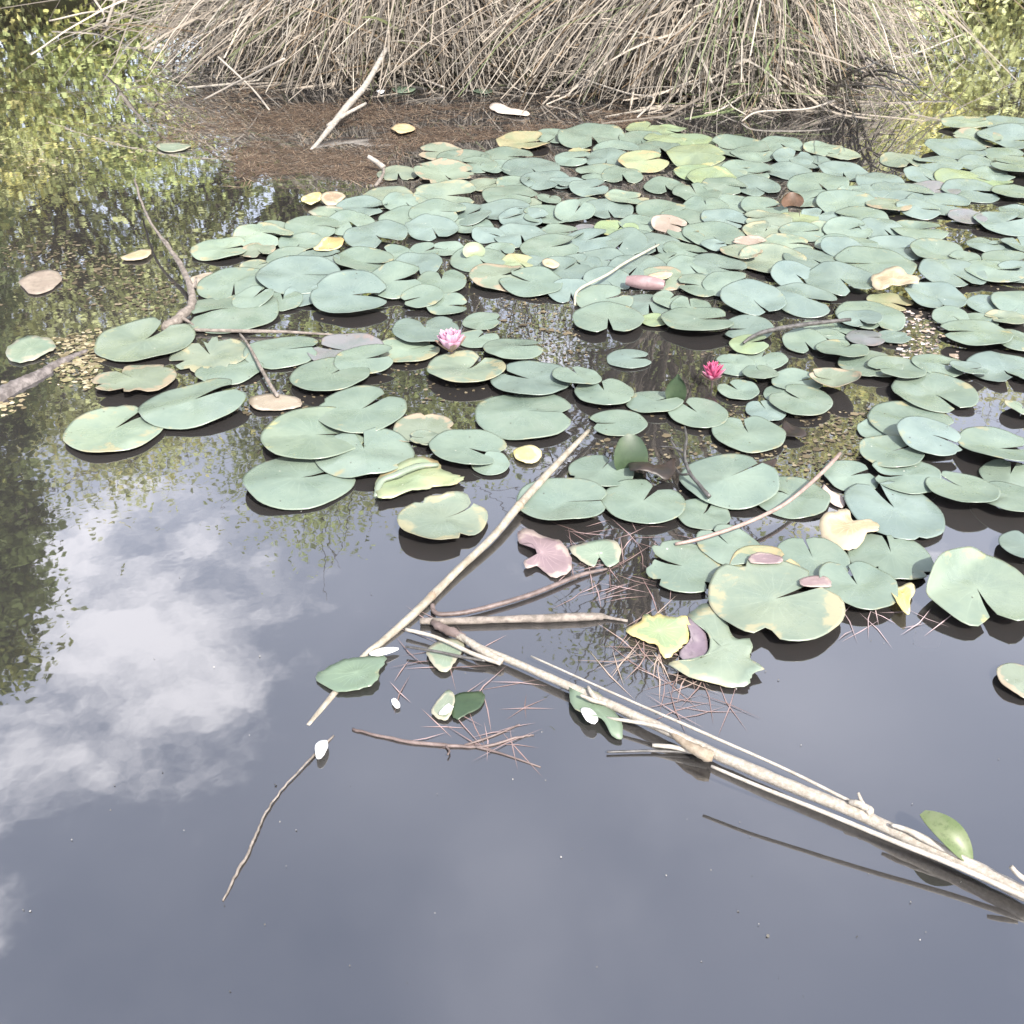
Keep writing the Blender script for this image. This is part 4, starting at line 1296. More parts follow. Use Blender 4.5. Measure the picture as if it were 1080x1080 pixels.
child_tube('splinter', [(1066,914,.07,5),(1076,924,.06,6),(1092,934,.05,6)], M_STRAW, n=10, wob=0.2, seed=14)
child_tube('root_end', [(456,655,.014,5),(462,660,.016,9),(475,666,.016,10),(490,672,.014,7)], M_STEMBROWN, n=14, wob=0.4, seed=15)

thing_tube('white_straw', [(750,808,.070,3.40),(800,829,.066,4.08),(870,857,.058,4.76),(940,886,.048,5.44),(1010,914,.038,6.12),(1095,952,.026,6.80)], M_STRAW, 'thin bright white straw held above the water beside the broken reed', 'straw', SG, n=40, wob=0.06)
thing_tube('stick', [(443,655,.010,7),(470,655,.010,8),(540,653,.010,8),(600,651,.010,9),(632,650,.008,8),(640,651,.006,4),(662,655,.003,3)], M_STICK, 'straight pale stick lying level in the middle of the water', 'stick', SG, n=40, wob=0.22, seed=5)
thing_tube('curved_stick', [(456,638,.010,5.10),(458,645,.012,5.10),(468,648,.012,5.10),(500,644,.010,5.10),(560,627,.009,5.10),(610,607,.008,4.25),(640,600,.004,2.55)], M_STEMBROWN, 'brown curved stem hooked at its left end', 'stem', SG, n=40, wob=0.08)
thing_tube('thin_twig', [(428,682,.020,2.5),(460,687,.020,3),(488,693,.018,3.5),(512,697,.016,2.5)], M_DARKSTICK, 'short thin black twig under the root end of the broken reed', 'twig', SG, n=20)
thing_tube('reed_reflection', [(640,793,.006,2.5),(690,792,.006,3),(735,794,.006,3.5)], M_DARKSTICK, 'thin dark strip standing in for a reflection beside the broken reed', 'twig', SG, n=20)  # dark strip laid in as the reflection by the broken reed
thing_tube('arching_reed', [(886,478,.010,3.60),(880,485,.030,4.32),(860,505,.038,4.32),(830,530,.040,4.32),(800,546,.040,4.32),(770,558,.038,4.32),(735,569,.030,4.32),(712,574,.022,3.60)], M_STEMPINK, 'pinkish arching flower stem lying across the right pads', 'stem', SG, n=40, wob=0.06)
thing_tube('black_stick', [(784,362,.040,3),(792,356,.050,4),(810,349,.055,5),(850,342,.055,5),(897,337,.050,4)], M_DARKSTICK, 'black curved stick lying on the right half of the raft', 'stick', SG, n=36, wob=0.15)
thing_tube('pale_straw', [(606,322,.030,2.5),(610,306,.045,3),(640,290,.050,3),(658,278,.050,3),(680,266,.048,2.5),(695,258,.042,2)], simple_mat('pale_stem', (0.26, 0.25, 0.19), (0.34, 0.33, 0.26), 30), 'thin pale stem bent across the middle of the raft', 'stem', SG, n=36)
thing_tube('dead_twig', [(253,352,.030,2.25),(262,364,.030,3.00),(275,388,.028,3.75),(286,408,.022,4.50),(293,418,.016,4.50)], M_STICK, 'dead grey twig slanting over the left pads', 'twig', SG, n=24, wob=0.2)
thing_tube('thin_straw', [(205,348,.012,3.5),(250,349,.014,4),(300,350,.012,3.5),(352,353,.008,2)], M_STICK, 'thin straight stem in the dark gap between left pads', 'stem', SG, n=24)
thing_tube('thin_straw', [(176,400,.03,2),(200,394,.02,3),(230,359,.012,3)], M_STICK, 'short thin stem crossing behind the broad clean pad', 'stem', SG, n=14) if False else None
br = thing_tube('grey_branch', [(142,188,.10,2.12),(150,216,.10,2.55),(162,240,.09,2.98),(180,264,.075,4.25),(192,282,.06,5.95),(201,305,.045,7.65),(202,322,.03,8.50),(193,332,.02,10.20),(180,342,.010,11.90),(172,346,.002,9.35)], M_STICK, 'crooked grey branch rising out of the water on the left', 'branch', SG, n=50, wob=0.30, jit=0.002, seed=4)
for ctrl in ([(180,264,.075,4), (176,256,.085,3), (172,252,.09,2)], [(201,305,.045,5), (206,299,.055,3), (207,293,.06,2)], [(190,334,.02,5), (200,340,.012,3), (206,345,.006,2)]):
    tube_obj('side_twig', ctrl, M_STICK, n=10, parent=br, origin=Vector(br.location), wob=0.2)
wsx = thing_tube('white_stick', [(407,52,.28,4.88),(396,72,.22,5.58),(384,92,.16,6.27),(368,110,.10,6.97),(352,130,.05,6.27),(334,152,.005,4.18),(316,172,-.03,3.48)], M_PALEWOOD, 'bleached white stick leaning out of the water before the reeds', 'stick', SG, n=40, wob=0.18, seed=8)
tube_obj('side_twig', [(346,133,.05,5), (362,122,.07,4), (386,109,.10,3)], M_PALEWOOD, n=14, parent=wsx, origin=Vector(wsx.location), wob=0.2)
thing_tube('short_white_stick', [(388,165,.07,4.5),(396,170,.05,5.5),(405,177,.025,6)], M_PALEWOOD, 'short white stick poking up at the raft edge', 'stick', SG, n=14, wob=0.1)
thing_tube('curved_twig', [(405,177,.025,3),(404,184,.02,3),(400,191,.01,4),(396,196,.004,3)], M_STICK, 'tiny curved twig hanging below the short white stick', 'twig', SG, n=12)
thing_tube('sunken_log', [(-30,445,-.012,26),(10,415,-.008,22),(45,396,-.004,15),(62,384,.0,10),(92,370,.001,5)], simple_mat('wet_log', (0.07, 0.06, 0.055), (0.17, 0.15, 0.14), 45, 0.6, 0.4, bump=0.8), 'half sunken grey log at the left edge', 'log', SG, n=40, wob=0.25, seed=9)
lt = thing_tube('drifting_twig', [(352,776,.000,1.86),(336,792,.004,2.79),(318,810,.004,1.86),(296,834,.004,1.86),(280,858,.004,2.17),(270,880,.004,2.48),(262,898,.004,3.10),(248,924,.003,2.79),(235,950,.002,1.86)], M_STICK, 'thin crooked twig drifting in the open water at lower left', 'twig', SG, n=46, wob=0.3, jit=0.0012, seed=11)
patch('white_scrap', [(333,791),(339,785),(346,786),(346,794),(341,803),(335,805)], 0.010, M_WHITE, 'white torn scrap at the head of the drifting twig', 'petal', warp=0.004, group='white petals on the water', seed=50)
tw = thing_tube('needle_twig', [(372,769,.002,3.00),(400,776,.003,3.00),(430,782,.003,3.75),(470,786,.003,3.75),(510,787,.002,3.00),(545,778,.002,2.25),(563,775,.001,1.50)], M_STEMBROWN, 'dark sunken twig with pine needles in the lower middle', 'twig', SG, n=36, wob=0.3, jit=0.001, seed=12)
for ctrl in ([(470,786,.003,3), (474,792,.006,2), (472,796,.008,2)], [(500,787,.002,3), (530,795,.002,2), (570,809,.001,1.5)], [(490,786,.002,3), (520,776,.002,2), (548,764,.001,1.5)]):
    tube_obj('side_twig', ctrl, M_STEMBROWN, n=8, parent=tw, origin=Vector(tw.location))
th = thing_tube('thorny_twig', [(748,524,.030,5),(738,512,.035,4),(727,498,.045,4),(722,480,.06,3.5),(724,462,.07,3),(722,450,.075,2)], M_DARKSTICK, 'dark thorny twig rising left of the wide pad', 'twig', SG, n=26, wob=0.2)
for ctrl in ([(727,498,.045,3), (720,484,.05,2.5), (711,470,.06,2), (706,462,.06,1.5)], [(722,478,.06,2.5), (710,472,.06,2), (696,471,.055,1.5)], [(726,500,.045,3), (718,500,.03,2.5), (711,492,.02,2)]):
    tube_obj('side_twig', ctrl, M_DARKSTICK, n=10, parent=th, origin=Vector(th.location))
thing_tube('sunken_reed', [(744,856,-.004,4),(790,866,-.004,5),(850,886,-.004,5),(930,912,-.004,5),(1060,942,-.004,6)], M_DARKSTICK, 'dark sunken straw', 'straw', SG) if False else None

PG = 'white petals on the water'
patch('white_petal', [(390,694),(400,689),(412,687),(421,688),(412,693),(398,697)], 0.010, M_WHITE, 'white petal at the foot of the light reed stalk', 'petal', warp=0.003, group=PG, seed=51)
patch('white_petal', [(463,757),(470,749),(477,746),(478,752),(472,758),(465,759)], 0.012, M_WHITE, 'white petal on the small pale torn leaf', 'petal', warp=0.003, group=PG, seed=52)
patch('white_petal', [(612,757),(619,755),(627,760),(630,768),(625,771),(617,767)], 0.020, M_WHITE, 'oval white petal on the green leaf under the broken reed', 'petal', warp=0.003, group=PG, seed=53)
patch('white_petal', [(413,742),(416,739),(421,743),(422,748),(417,749)], 0.006, M_WHITE, 'tiny white petal alone right of the blue green half leaf', 'petal', warp=0.002, group=PG, seed=54)
patch('white_petal', [(397,97),(401,96),(406,97),(402,100)], 0.006, M_WHITE, 'tiny white petal before the reeds left of the olive leaf', 'petal', warp=0.002, group=PG, seed=55)


# leaf stuck on the broken reed
def bent_leaf():
    c = G(998, 879, 0.045)
    k = ppm(998, 879)
    ln, w = 62 / k, 28 / k
    V, Fc = [], []
    ni, nj = 8, 12
    for j in range(nj + 1):
        t = j / nj
        half = w / 2 * math.sin(PI * (0.04 + 0.92 * t)) ** 0.6
        for i in range(ni + 1):
            s = i / ni * 2 - 1
            V.append((half * s, ln * (t - 0.5), 0.35 * half * s * s + 0.02 * math.sin(t * 3) + 0.010 * (1 - t)))
    for j in range(nj):
        for i in range(ni):
            a = j * (ni + 1) + i
            Fc.append((a, a + 1, a + ni + 2, a + ni + 1))
    n1 = len(V)
    V2 = V + [(x, y, z - 0.0012) for x, y, z in V]
    F2 = Fc + [tuple(n1 + q for q in reversed(f)) for f in Fc]
    o = link('green_leaf', mesh_from('green_leaf', V2, F2, simple_mat('fresh_leaf', (0.09, 0.13, 0.045), (0.15, 0.18, 0.09), 18, 0.45, 0.5, trans=0.2)), c - Vector((0, 0, 0.012)))
    o.rotation_euler = (0.30, -0.25, 0.56)
    tag(o, 'green leaf perched on the broken reed near the lower right corner', 'leaf', LG)


bent_leaf()


# ------------------------------------------------------------------ water lilies
def petal_mesh(ln, w, curl, cup, mat, pointed=1.0):
    V, Fc = [], []
    ni, nj = 6, 9
    for j in range(nj + 1):
        t = j / nj
        half = w / 2 * (math.sin(PI * min(1, 0.10 + 0.90 * t ** 0.9)) ** 0.75) * (1 if t < .5 else (1 - 0.12 * pointed * (t - .5) * 2))
        if j == nj:
            half = w * 0.02
        ang = curl * t
        yy = ln * (math.sin(ang) / curl if abs(curl) > 1e-3 else t)
        zz = ln * ((1 - math.cos(ang)) / curl if abs(curl) > 1e-3 else 0)
        for i in range(ni + 1):
            s = i / ni * 2 - 1
            V.append((half * s, yy, zz + cup * half * s * s))
    for j in range(nj):
        for i in range(ni):
            a = j * (ni + 1) + i
            Fc.append((a, a + 1, a + ni + 2, a + ni + 1))
    n1 = len(V)
    V2 = V + [(x, y, z - 0.0009) for x, y, z in V]
    F2 = Fc + [tuple(n1 + q for q in reversed(f)) for f in Fc]
    return mesh_from('petal', V2, F2, mat)


def petal_mat(name, base, tip):
    m, nt, out = mat_new(name)
    tc = N(nt, 'ShaderNodeTexCoord')
    sp = N(nt, 'ShaderNodeSeparateXYZ')
    L(nt, tc.outputs['Generated'], sp.inputs[0])
    n1 = noise(nt, tc.outputs['Object'], 90, 3)
    f_ = math_(nt, 'ADD', sp.outputs[1], math_(nt, 'MULTIPLY', math_(nt, 'SUBTRACT', n1, 0.5), 0.3))
    c = mixc(nt, ramp(nt, f_, 0.1, 1.0), base, tip)
    p = N(nt, 'ShaderNodeBsdfPrincipled')
    L(nt, c, p.inputs['Base Color'])
    p.inputs['Roughness'].default_value = 0.5
    t = N(nt, 'ShaderNodeBsdfTranslucent')
    L(nt, c, t.inputs[0])
    mx = N(nt, 'ShaderNodeMixShader')
    mx.inputs[0].default_value = 0.35
    L(nt, p.outputs[0], mx.inputs[1])
    L(nt, t.outputs[0], mx.inputs[2])
    L(nt, mx.outputs[0], out.inputs[0])
    return m


def water_lily(px, py, w, label, mats, stam, rows, z0, petal_w, sepal_mat):
    c = G(px, py)
    k = ppm(px, py)
    R0 = w / 2 / k
    root = link('water_lily', None, (c.x, c.y, z0))
    tag(root, label, 'flower', 'water lilies in bloom')
    rnd = random.Random(px)
    for ri, (cnt, ln, el, curl) in enumerate(rows):
        me = petal_mesh(R0 * ln, R0 * petal_w, curl, 0.9, mats[min(ri, len(mats) - 1)])
        for q in range(cnt):
            o = link('petal', me, (0, 0, 0), root)
            a = 2 * PI * (q + 0.5 * (ri % 2)) / cnt + rnd.uniform(-.1, .1)
            o.rotation_euler = (R_(el + rnd.uniform(-7, 7)), 0, a)
            rr = 0.10 * R0
            o.location = (-math.sin(a) * rr, math.cos(a) * rr, 0.004 + 0.003 * ri)
            s = rnd.uniform(0.92, 1.06)
            o.scale = (s, s, s)
    sm = petal_mesh(R0 * rows[0][1] * 1.02, R0 * petal_w * 0.9, rows[0][3], 0.6, sepal_mat)
    for q in range(4):
        o = link('sepal', sm, (0, 0, 0.0), root)
        o.rotation_euler = (R_(rows[0][2] - 8), 0, q * PI / 2 + 0.3)
    V, Fc = [], []
    for q in range(34):
        a = rnd.uniform(0, 6.28)
        r = R0 * 0.30 * math.sqrt(rnd.random())
        p0 = Vector((r * .5 * math.cos(a), r * .5 * math.sin(a), 0.004))
        p1 = Vector((r * 1.1 * math.cos(a), r * 1.1 * math.sin(a), R0 * 0.55))
        vv, ff = sweep([p0, p1], [R0 * 0.035, R0 * 0.045], 5)
        b0 = len(V)
        V += vv
        Fc += [tuple(b0 + u for u in fc) for fc in ff]
    link('stamens', mesh_from('stamens', V, Fc, stam), parent=root)
    vv, ff = sweep([Vector((0, 0, 0.006)), Vector((0.002, 0.003, -z0 * 0.5)), Vector((0.004, 0.012, -z0 - 0.06))], [R0 * .14, R0 * .09, R0 * .08], 8)
    link('stem', mesh_from('stem', vv, ff, M_STEMBROWN), parent=root)
    return root


M_STAM = simple_mat('stamen_yellow', (0.70, 0.48, 0.06), (0.78, 0.58, 0.12), 40)
M_SEP = simple_mat('sepal', (0.20, 0.14, 0.10), (0.34, 0.24, 0.20), 20)
water_lily(476, 377, 40, 'pale pink open water lily resting on a yellow edged pad',
           [petal_mat('pale_petal_outer', (0.56, 0.28, 0.40), (0.66, 0.46, 0.56)), petal_mat('pale_petal', (0.58, 0.26, 0.39), (0.68, 0.45, 0.56))], M_STAM,
           [(8, 1.12, 34, 0.55), (8, 1.10, 52, 0.45), (7, 1.02, 66, 0.30), (6, 0.88, 78, 0.15)], 0.022, 0.62, M_SEP)
water_lily(750, 409, 27, 'dark pink pointed water lily rising between two pads',
           [petal_mat('deep_petal_outer', (0.50, 0.14, 0.25), (0.66, 0.36, 0.46)), petal_mat('deep_petal', (0.46, 0.05, 0.14), (0.60, 0.15, 0.28))], M_STAM,
           [(7, 1.25, 30, 0.5), (7, 1.30, 52, 0.3), (7, 1.30, 68, 0.1), (5, 1.25, 80, 0.05)], 0.025, 0.42, M_SEP)


# ------------------------------------------------------------------ uncountable floating litter
def in_poly(x, y, poly):
    c = False
    j = len(poly) - 1
    for i in range(len(poly)):
        xi, yi = poly[i]
        xj, yj = poly[j]
        if (yi > y) != (yj > y) and x < (xj - xi) * (y - yi) / (yj - yi) + xi:
            c = not c
        j = i
    return c


def scatter(poly, n, seed, patchy=0.0, scale=2.0):
    rnd = random.Random(seed)
    x0, x1 = min(p[0] for p in poly), max(p[0] for p in poly)
    y0, y1 = min(p[1] for p in poly), max(p[1] for p in poly)
    out = []
    tries = 0
    while len(out) < n and tries < n * 60:
        tries += 1
        x, y = rnd.uniform(x0, x1), rnd.uniform(y0, y1)
        if not in_poly(x, y, poly):
            continue
        g = G(x, y)
        if patchy and 0.5 + 0.5 * mnoise.noise(Vector((g.x * scale, g.y * scale, seed))) < patchy * rnd.uniform(0.7, 1.1):
            continue
        out.append(g)
    return out


def needles(polys, name, label):
    V, T = [], []
    rnd = random.Random(5)
    for poly, cnt, ln, w, z, tones, patchy in polys:
        for g in scatter(poly, cnt, len(V) + 1, patchy):
            a = rnd.uniform(0, PI)
            l_ = ln * rnd.uniform(0.5, 1.2) / 2
            d = Vector((math.cos(a), math.sin(a), 0))
            s = Vector((-d.y, d.x, 0)) * w / 2
            zz = z + rnd.uniform(0, 0.003)
            c = Vector((g.x, g.y, zz))
            bend = Vector((-d.y, d.x, 0)) * rnd.uniform(-.12, .12) * l_
            V.append([c - d * l_ - s * .5, c + bend - s, c + d * l_, c + bend + s])
            t = np.array(rnd.choice(tones)) * rnd.uniform(0.6, 1.25)
            T.append(t)
    V = np.array([[tuple(q) for q in f] for f in V])
    o = link(name, quads_mesh(name, V, M_LITTER, np.array(T)))
    tag(o, label, 'pine needles', kind='stuff')


RUST = [(0.13, 0.085, 0.055), (0.10, 0.065, 0.042), (0.17, 0.125, 0.085), (0.07, 0.048, 0.033), (0.26, 0.21, 0.15)]
needles([
    ([(300,105),(420,92),(560,92),(700,118),(690,132),(560,142),(440,156),(400,200),(330,185),(240,200),(230,120)], 3600, 0.15, 0.0042, -0.0022, RUST, 0.44),
    ([(300,110),(420,100),(560,102),(690,124),(680,134),(560,142),(440,156),(400,196),(330,182),(250,190),(240,125)], 4600, 0.14, 0.0040, 0.0006, [(0.085, 0.058, 0.040), (0.065, 0.045, 0.032), (0.11, 0.075, 0.05), (0.16, 0.12, 0.085)], 0.54),
    ([(150,110),(260,90),(330,95),(330,160),(250,170),(160,150)], 900, 0.12, 0.004, 0.0008, RUST, 0.6),
], 'pine_needle_mat', 'mat of rusty brown pine needles floating before the reeds')
PINKN = [(0.21, 0.15, 0.14), (0.25, 0.18, 0.17), (0.16, 0.11, 0.10)]
needles([
    ([(645,660),(700,645),(745,690),(735,740),(690,735),(640,710)], 46, 0.17, 0.0026, 0.0004, [(0.24, 0.175, 0.15), (0.28, 0.22, 0.18), (0.19, 0.13, 0.115)], 0),
    ([(640,660),(700,640),(745,690),(740,750),(690,745),(640,720)], 60, 0.18, 0.0034, -0.005, [(0.30, 0.23, 0.19), (0.34, 0.27, 0.22)], 0),
    ([(430,640),(500,660),(560,700),(560,800),(430,800),(380,760),(430,700)], 40, 0.15, 0.0024, 0.0004, PINKN, 0),
    ([(860,640),(960,640),(1000,660),(930,680),(870,670)], 14, 0.12, 0.0024, 0.0004, [(0.36, 0.28, 0.28)], 0),
    ([(560,560),(660,540),(740,560),(700,630),(600,640)], 60, 0.14, 0.0026, 0.0004, PINKN, 0),
    ([(690,720),(780,730),(760,760),(690,750)], 14, 0.15, 0.0024, 0.0004, PINKN, 0),
], 'sunken_pine_needles', 'thin pinkish pine needles just under the water among the stems')


def flecks(polys, name, label):
    V, T = [], []
    rnd = random.Random(9)
    for poly, cnt, s0, s1, z, tones, patchy in polys:
        for g in scatter(poly, cnt, len(V) + 3, patchy, 2.6):
            a = rnd.uniform(0, 6.28)
            s = rnd.uniform(s0, s1) * (2.0 if rnd.random() < 0.05 else 1)
            q = []
            for k in range(5):
                b = a + k * 1.2566
                r = s * rnd.uniform(0.55, 1.0)
                q.append((g.x + math.cos(b) * r, g.y + math.sin(b) * r * 0.8, z + rnd.uniform(0, 0.0035)))
            V.append(q)
            T.append(np.array(rnd.choice(tones)) * rnd.uniform(0.6, 1.2))
    o = link(name, quads_mesh(name, np.array(V), M_LITTER, np.array(T), k=5))
    tag(o, label, 'leaf litter', kind='stuff')


SCUM = [(0.20, 0.165, 0.10), (0.24, 0.20, 0.12), (0.15, 0.14, 0.07), (0.11, 0.09, 0.05), (0.34, 0.30, 0.20)]
DIM = [(0.13, 0.105, 0.065), (0.10, 0.08, 0.05), (0.16, 0.135, 0.09), (0.08, 0.065, 0.04)]
flecks([
    ([(0,250),(60,245),(120,262),(180,270),(192,320),(160,345),(110,340),(60,360),(0,370)], 2600, 0.008, 0.026, -0.0045, [(0.26, 0.22, 0.14), (0.22, 0.19, 0.11), (0.30, 0.26, 0.18)], 0.52),
    ([(0,262),(60,250),(120,266),(175,275),(188,318),(150,335),(100,335),(60,350),(0,360)], 420, 0.004, 0.012, 0.0004, DIM, 0.58),
    ([(0,370),(110,345),(110,400),(60,430),(0,440)], 500, 0.005, 0.014, 0.0006, SCUM, 0.6),
    ([(0,140),(150,150),(170,170),(130,190),(0,186)], 260, 0.006, 0.018, -0.002, SCUM, 0.62),
    ([(480,320),(600,310),(620,360),(600,400),(560,380),(490,350)], 260, 0.004, 0.010, 0.0006, DIM, 0.5),
    ([(200,340),(420,330),(520,410),(440,440),(300,440),(200,460)], 300, 0.004, 0.010, 0.0006, DIM, 0.52),
    ([(600,370),(760,370),(830,480),(700,560),(620,470)], 260, 0.004, 0.010, 0.0006, DIM, 0.56),
    ([(840,440),(920,430),(920,480),(800,570),(740,560)], 260, 0.004, 0.010, 0.0006, DIM, 0.5),
    ([(930,330),(1010,320),(1010,380),(950,400)], 260, 0.004, 0.012, 0.0006, [(0.30, 0.24, 0.20), (0.40, 0.36, 0.34), (0.25, 0.2, 0.15)], 0.5),
    ([(420,150),(1080,130),(1080,330),(600,330),(380,290)], 800, 0.004, 0.010, 0.0006, DIM, 0.5),
    ([(0,480),(1080,480),(1080,1080),(0,1080)], 90, 0.0010, 0.0022, 0.0006, [(0.24, 0.235, 0.22), (0.12, 0.115, 0.10)], 0),
], 'leaf_litter', 'brown and tan flecks of leaf litter floating between the pads')


# ------------------------------------------------------------------ single reeds that stand out at the bank
RG = 'single dry stems at the bank edge'
single = [
    ([(215,105,.02,3), (240,92,.10,3), (256,84,.16,3.5), (300,62,.32,4)], 'dry stem stretching left over the needle mat'),
    ([(284,116,.005,3), (270,98,.06,3), (256,84,.14,3), (230,60,.26,3)], 'pale stem with its tip touching the water left of the white stick'),
    ([(345,70,.10,3), (325,50,.20,3), (315,32,.28,3), (295,22,.33,3)], 'bright bent stem high on the left thatch'),
    ([(182,42,.05,3), (181,75,.02,3)], 'short upright straw at the left end of the reeds'),
    ([(100,0,.35,4), (110,18,.25,3), (98,30,.16,3)], 'broken pale reed at the top left corner'),
    ([(125,-10,.45,5), (112,28,.22,5)], 'thick pale reed leaning at the top left'),
    ([(52,22,.04,2.5), (110,12,.10,3), (190,30,.18,3), (260,36,.24,3)], 'long thin stem bowing left above the water'),
    ([(600,62,.16,3.5), (640,52,.20,4), (690,45,.24,4), (740,22,.32,4)], 'long pale stem slanting across the middle thatch'),
    ([(592,98,.02,3), (610,92,.05,3), (640,78,.12,3), (655,48,.22,3)], 'arched stem hanging before the dark gap'),
    ([(672,124,.005,3), (690,104,.06,3), (660,98,.08,2.5), (605,80,.14,3)], 'kinked stem dipping to the water in the middle'),
    ([(782,128,.005,2.5), (800,118,.05,3), (850,115,.06,3), (880,106,.08,3)], 'long straw lying along the foot of the right thatch'),
    ([(720,92,.10,3), (732,100,.06,3), (728,126,.005,2)], 'bent straw folded to the water before the right thatch'),
    ([(640,30,.30,3), (700,62,.18,3), (770,84,.10,3), (820,92,.05,3)], 'long stem crossing the right thatch downwards'),
    ([(770,100,.06,3), (800,74,.14,3), (850,56,.22,3), (885,46,.26,3)], 'straight stem crossing the right thatch upwards'),
    ([(380,48,.22,3), (420,60,.16,3), (440,80,.08,3), (468,92,.03,3)], 'drooping stem behind the white stick'),
    ([(912,60,.20,3), (904,52,.24,3), (880,40,.28,3)], 'pale leaf blade hooked down at the right end'),
    ([(1016,36,.22,2.5), (960,58,.15,3), (900,70,.12,3), (860,82,.08,3)], 'long straw pointing right over the water'),
]
for ctrl, lab in single:
    thing_tube('dry_reed', [(a_, b_, z_, w_ * 0.72) for a_, b_, z_, w_ in ctrl], M_REED, lab, 'dry stem', RG, n=16, sides=6, wob=0.1)

sh = link('bare_shrub', None, tuple(G(905, 80)))
tag(sh, 'bare dark twigged shrub at the right end of the reed bank', 'shrub')
OS = Vector(sh.location)
rnd = random.Random(77)
for k in range(26):
    a0 = (rnd.uniform(858, 915), rnd.uniform(52, 92), 0.10)
    dx, dy = rnd.uniform(15, 105), rnd.uniform(-40, 45)
    mid = (a0[0] + dx * .5 + rnd.uniform(-8, 8), a0[1] + dy * .35 - rnd.uniform(0, 16), rnd.uniform(.18, .34))
    end = (a0[0] + dx, a0[1] + dy, rnd.uniform(.05, .3))
    tube_obj('twig', [(*a0, rnd.uniform(2, 3.4)), (*mid, rnd.uniform(1.4, 2.4)), (*end, 1.0)], M_DARKSTICK if k % 3 else M_STICK, n=12, sides=5, parent=sh, origin=OS, jit=0.01, seed=k)

# ------------------------------------------------------------------ sky, clouds, sun
SUN_EL, SUN_AZ = R_(49), R_(152)          # azimuth clockwise from straight ahead (+Y)
world = bpy.data.worlds.new('World')
scene.world = world
world.use_nodes = True
nt = world.node_tree
nt.nodes.clear()
wo = N(nt, 'ShaderNodeOutputWorld')
bg = N(nt, 'ShaderNodeBackground')
bg.inputs[1].default_value = 0.15
sky = N(nt, 'ShaderNodeTexSky', sky_type='NISHITA')
sky.sun_disc = False
sky.sun_elevation = SUN_EL
sky.sun_rotation = SUN_AZ
sky.air_density = 1.0
sky.dust_density = 3.0
tc = N(nt, 'ShaderNodeTexCoord')
sp = N(nt, 'ShaderNodeSeparateXYZ')
L(nt, tc.outputs['Generated'], sp.inputs[0])
zc = math_(nt, 'MAXIMUM', sp.outputs[2], 0.05)
cx = N(nt, 'ShaderNodeCombineXYZ')
L(nt, math_(nt, 'DIVIDE', sp.outputs[0], zc), cx.inputs[0])
L(nt, math_(nt, 'DIVIDE', sp.outputs[1], zc), cx.inputs[1])
big = noise(nt, cx.outputs[0], 2.4, 8, 0.60, 0.25)
wis = noise(nt, cx.outputs[0], 7.5, 6, 0.62, 0.3)
# a cloud bank stands in the left part of the sky (plane coordinates around (-0.55, 1.1))
dx = math_(nt, 'MULTIPLY', math_(nt, 'ADD', sp.outputs[0], 0.0), 1.0)
vd = N(nt, 'ShaderNodeVectorMath', operation='DISTANCE')
mpc = N(nt, 'ShaderNodeMapping')
mpc.inputs['Scale'].default_value = (1.0, 0.72, 1.0)
L(nt, cx.outputs[0], mpc.inputs[0])
L(nt, mpc.outputs[0], vd.inputs[0])
vd.inputs[1].default_value = (-0.62, 0.77, 0)
bank = ramp(nt, vd.outputs['Value'], 0.52, 0.12)
vd3 = N(nt, 'ShaderNodeVectorMath', operation='DISTANCE')
L(nt, cx.outputs[0], vd3.inputs[0])
vd3.inputs[1].default_value = (-0.63, 0.60, 0)
bank = math_(nt, 'MAXIMUM', bank, math_(nt, 'MULTIPLY', ramp(nt, vd3.outputs['Value'], 0.36, 0.05), 0.95))
vd2 = N(nt, 'ShaderNodeVectorMath', operation='DISTANCE')
L(nt, cx.outputs[0], vd2.inputs[0])
vd2.inputs[1].default_value = (0.35, 2.0, 0)
bank2 = ramp(nt, vd2.outputs['Value'], 1.1, 0.3)
cov = math_(nt, 'ADD', math_(nt, 'MULTIPLY', math_(nt, 'SUBTRACT', big, 0.5), 1.9), math_(nt, 'MULTIPLY', math_(nt, 'SUBTRACT', wis, 0.5), 1.0))
cov = math_(nt, 'ADD', cov, math_(nt, 'MULTIPLY', bank, 0.55))
cov = math_(nt, 'ADD', cov, math_(nt, 'MULTIPLY', bank2, 0.42))
mask = ramp(nt, cov, 0.30, 0.80)
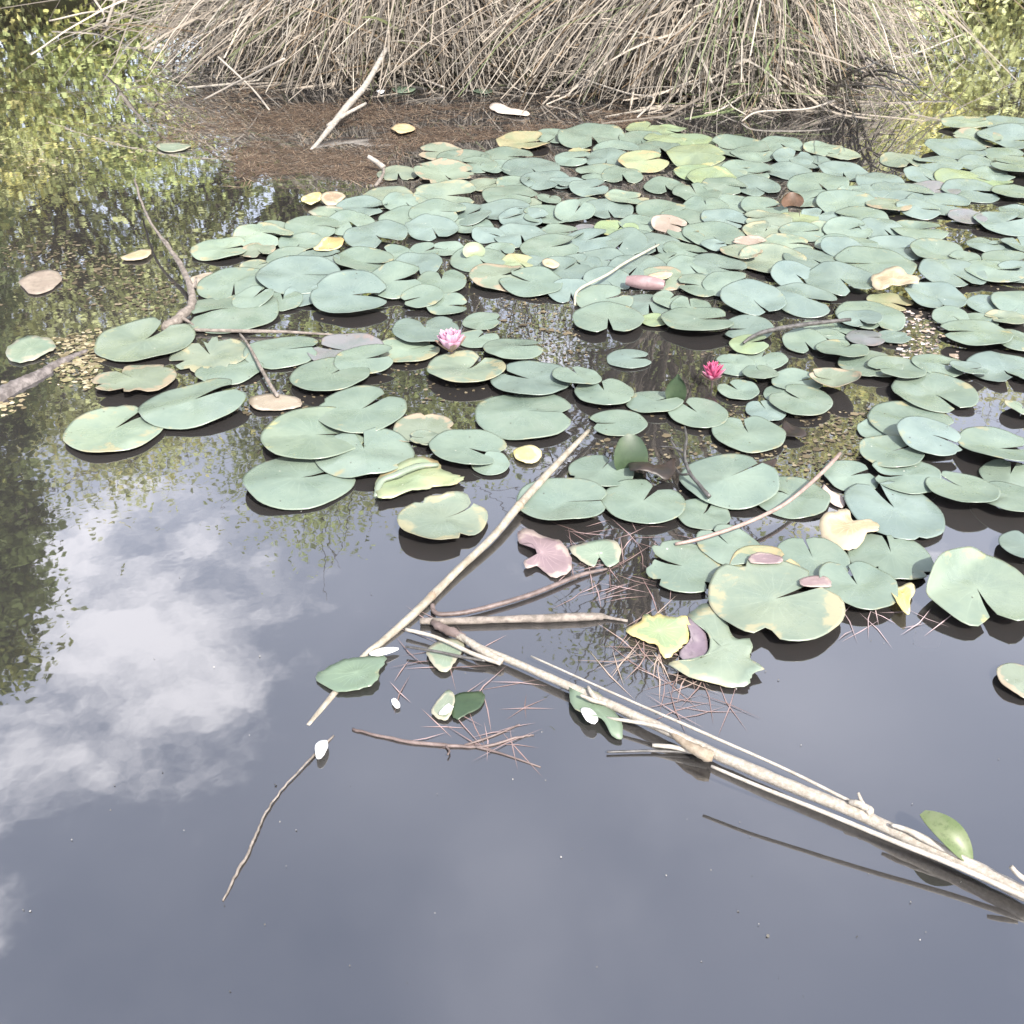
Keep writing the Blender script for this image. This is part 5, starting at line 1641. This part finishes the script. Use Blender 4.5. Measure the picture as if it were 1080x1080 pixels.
# thin high veil, denser low down, added to brighten the sky mirrored in the water
veil = math_(nt, 'MULTIPLY', ramp(nt, sp.outputs[2], 0.95, 0.35), 0.34)
veil = math_(nt, 'ADD', veil, math_(nt, 'MULTIPLY_ADD', math_(nt, 'SUBTRACT', big, 0.5), 0.25))
veil.node.inputs[1].links[0].from_node.inputs[2].default_value = 0.105
for vx, vy, vr, amp in ((0.00, 0.72, 0.20, 0.10), (0.01, 0.60, 0.20, 0.09), (0.36, 0.97, 0.36, 0.20), (0.03, 0.50, 0.18, 0.06), (0.25, 0.62, 0.22, 0.06), (-0.15, 0.85, 0.22, 0.07), (0.75, 1.15, 0.3, 0.08)):  # extra patches in the veil imitate pale sunlit glows on the water
    vp = N(nt, 'ShaderNodeVectorMath', operation='DISTANCE')
    L(nt, cx.outputs[0], vp.inputs[0])
    vp.inputs[1].default_value = (vx, vy, 0)
    soft = math_(nt, 'MULTIPLY', ramp(nt, math_(nt, 'ADD', vp.outputs['Value'], math_(nt, 'MULTIPLY', math_(nt, 'SUBTRACT', big, 0.5), 0.45)), vr, 0.0), amp)
    veil = math_(nt, 'ADD', veil, soft)
veiled = mixc(nt, veil, sky.outputs[0], (9.3, 9.3, 10.2))
CLOUD = 10.0
cc = mixc(nt, mask, veiled, (CLOUD * 0.97, CLOUD * 0.955, CLOUD * 1.01))
L(nt, cc, bg.inputs[0])
L(nt, bg.outputs[0], wo.inputs[0])

sd = bpy.data.lights.new('sun', 'SUN')
sd.energy = 4.0
sd.angle = R_(0.5)
sd.color = (1.0, 0.95, 0.88)
so = bpy.data.objects.new('sun', sd)
COL.objects.link(so)
dv = Vector((math.sin(SUN_AZ) * math.cos(SUN_EL), math.cos(SUN_AZ) * math.cos(SUN_EL), math.sin(SUN_EL)))
so.rotation_euler = dv.to_track_quat('Z', 'Y').to_euler()

scene.view_settings.view_transform = 'Standard'
scene.view_settings.look = 'None'
scene.view_settings.gamma = 1
scene.view_settings.exposure = 1.3
scene.cycles.max_bounces = 8
scene.cycles.transparent_max_bounces = 12
scene.cycles.sample_clamp_indirect = 6
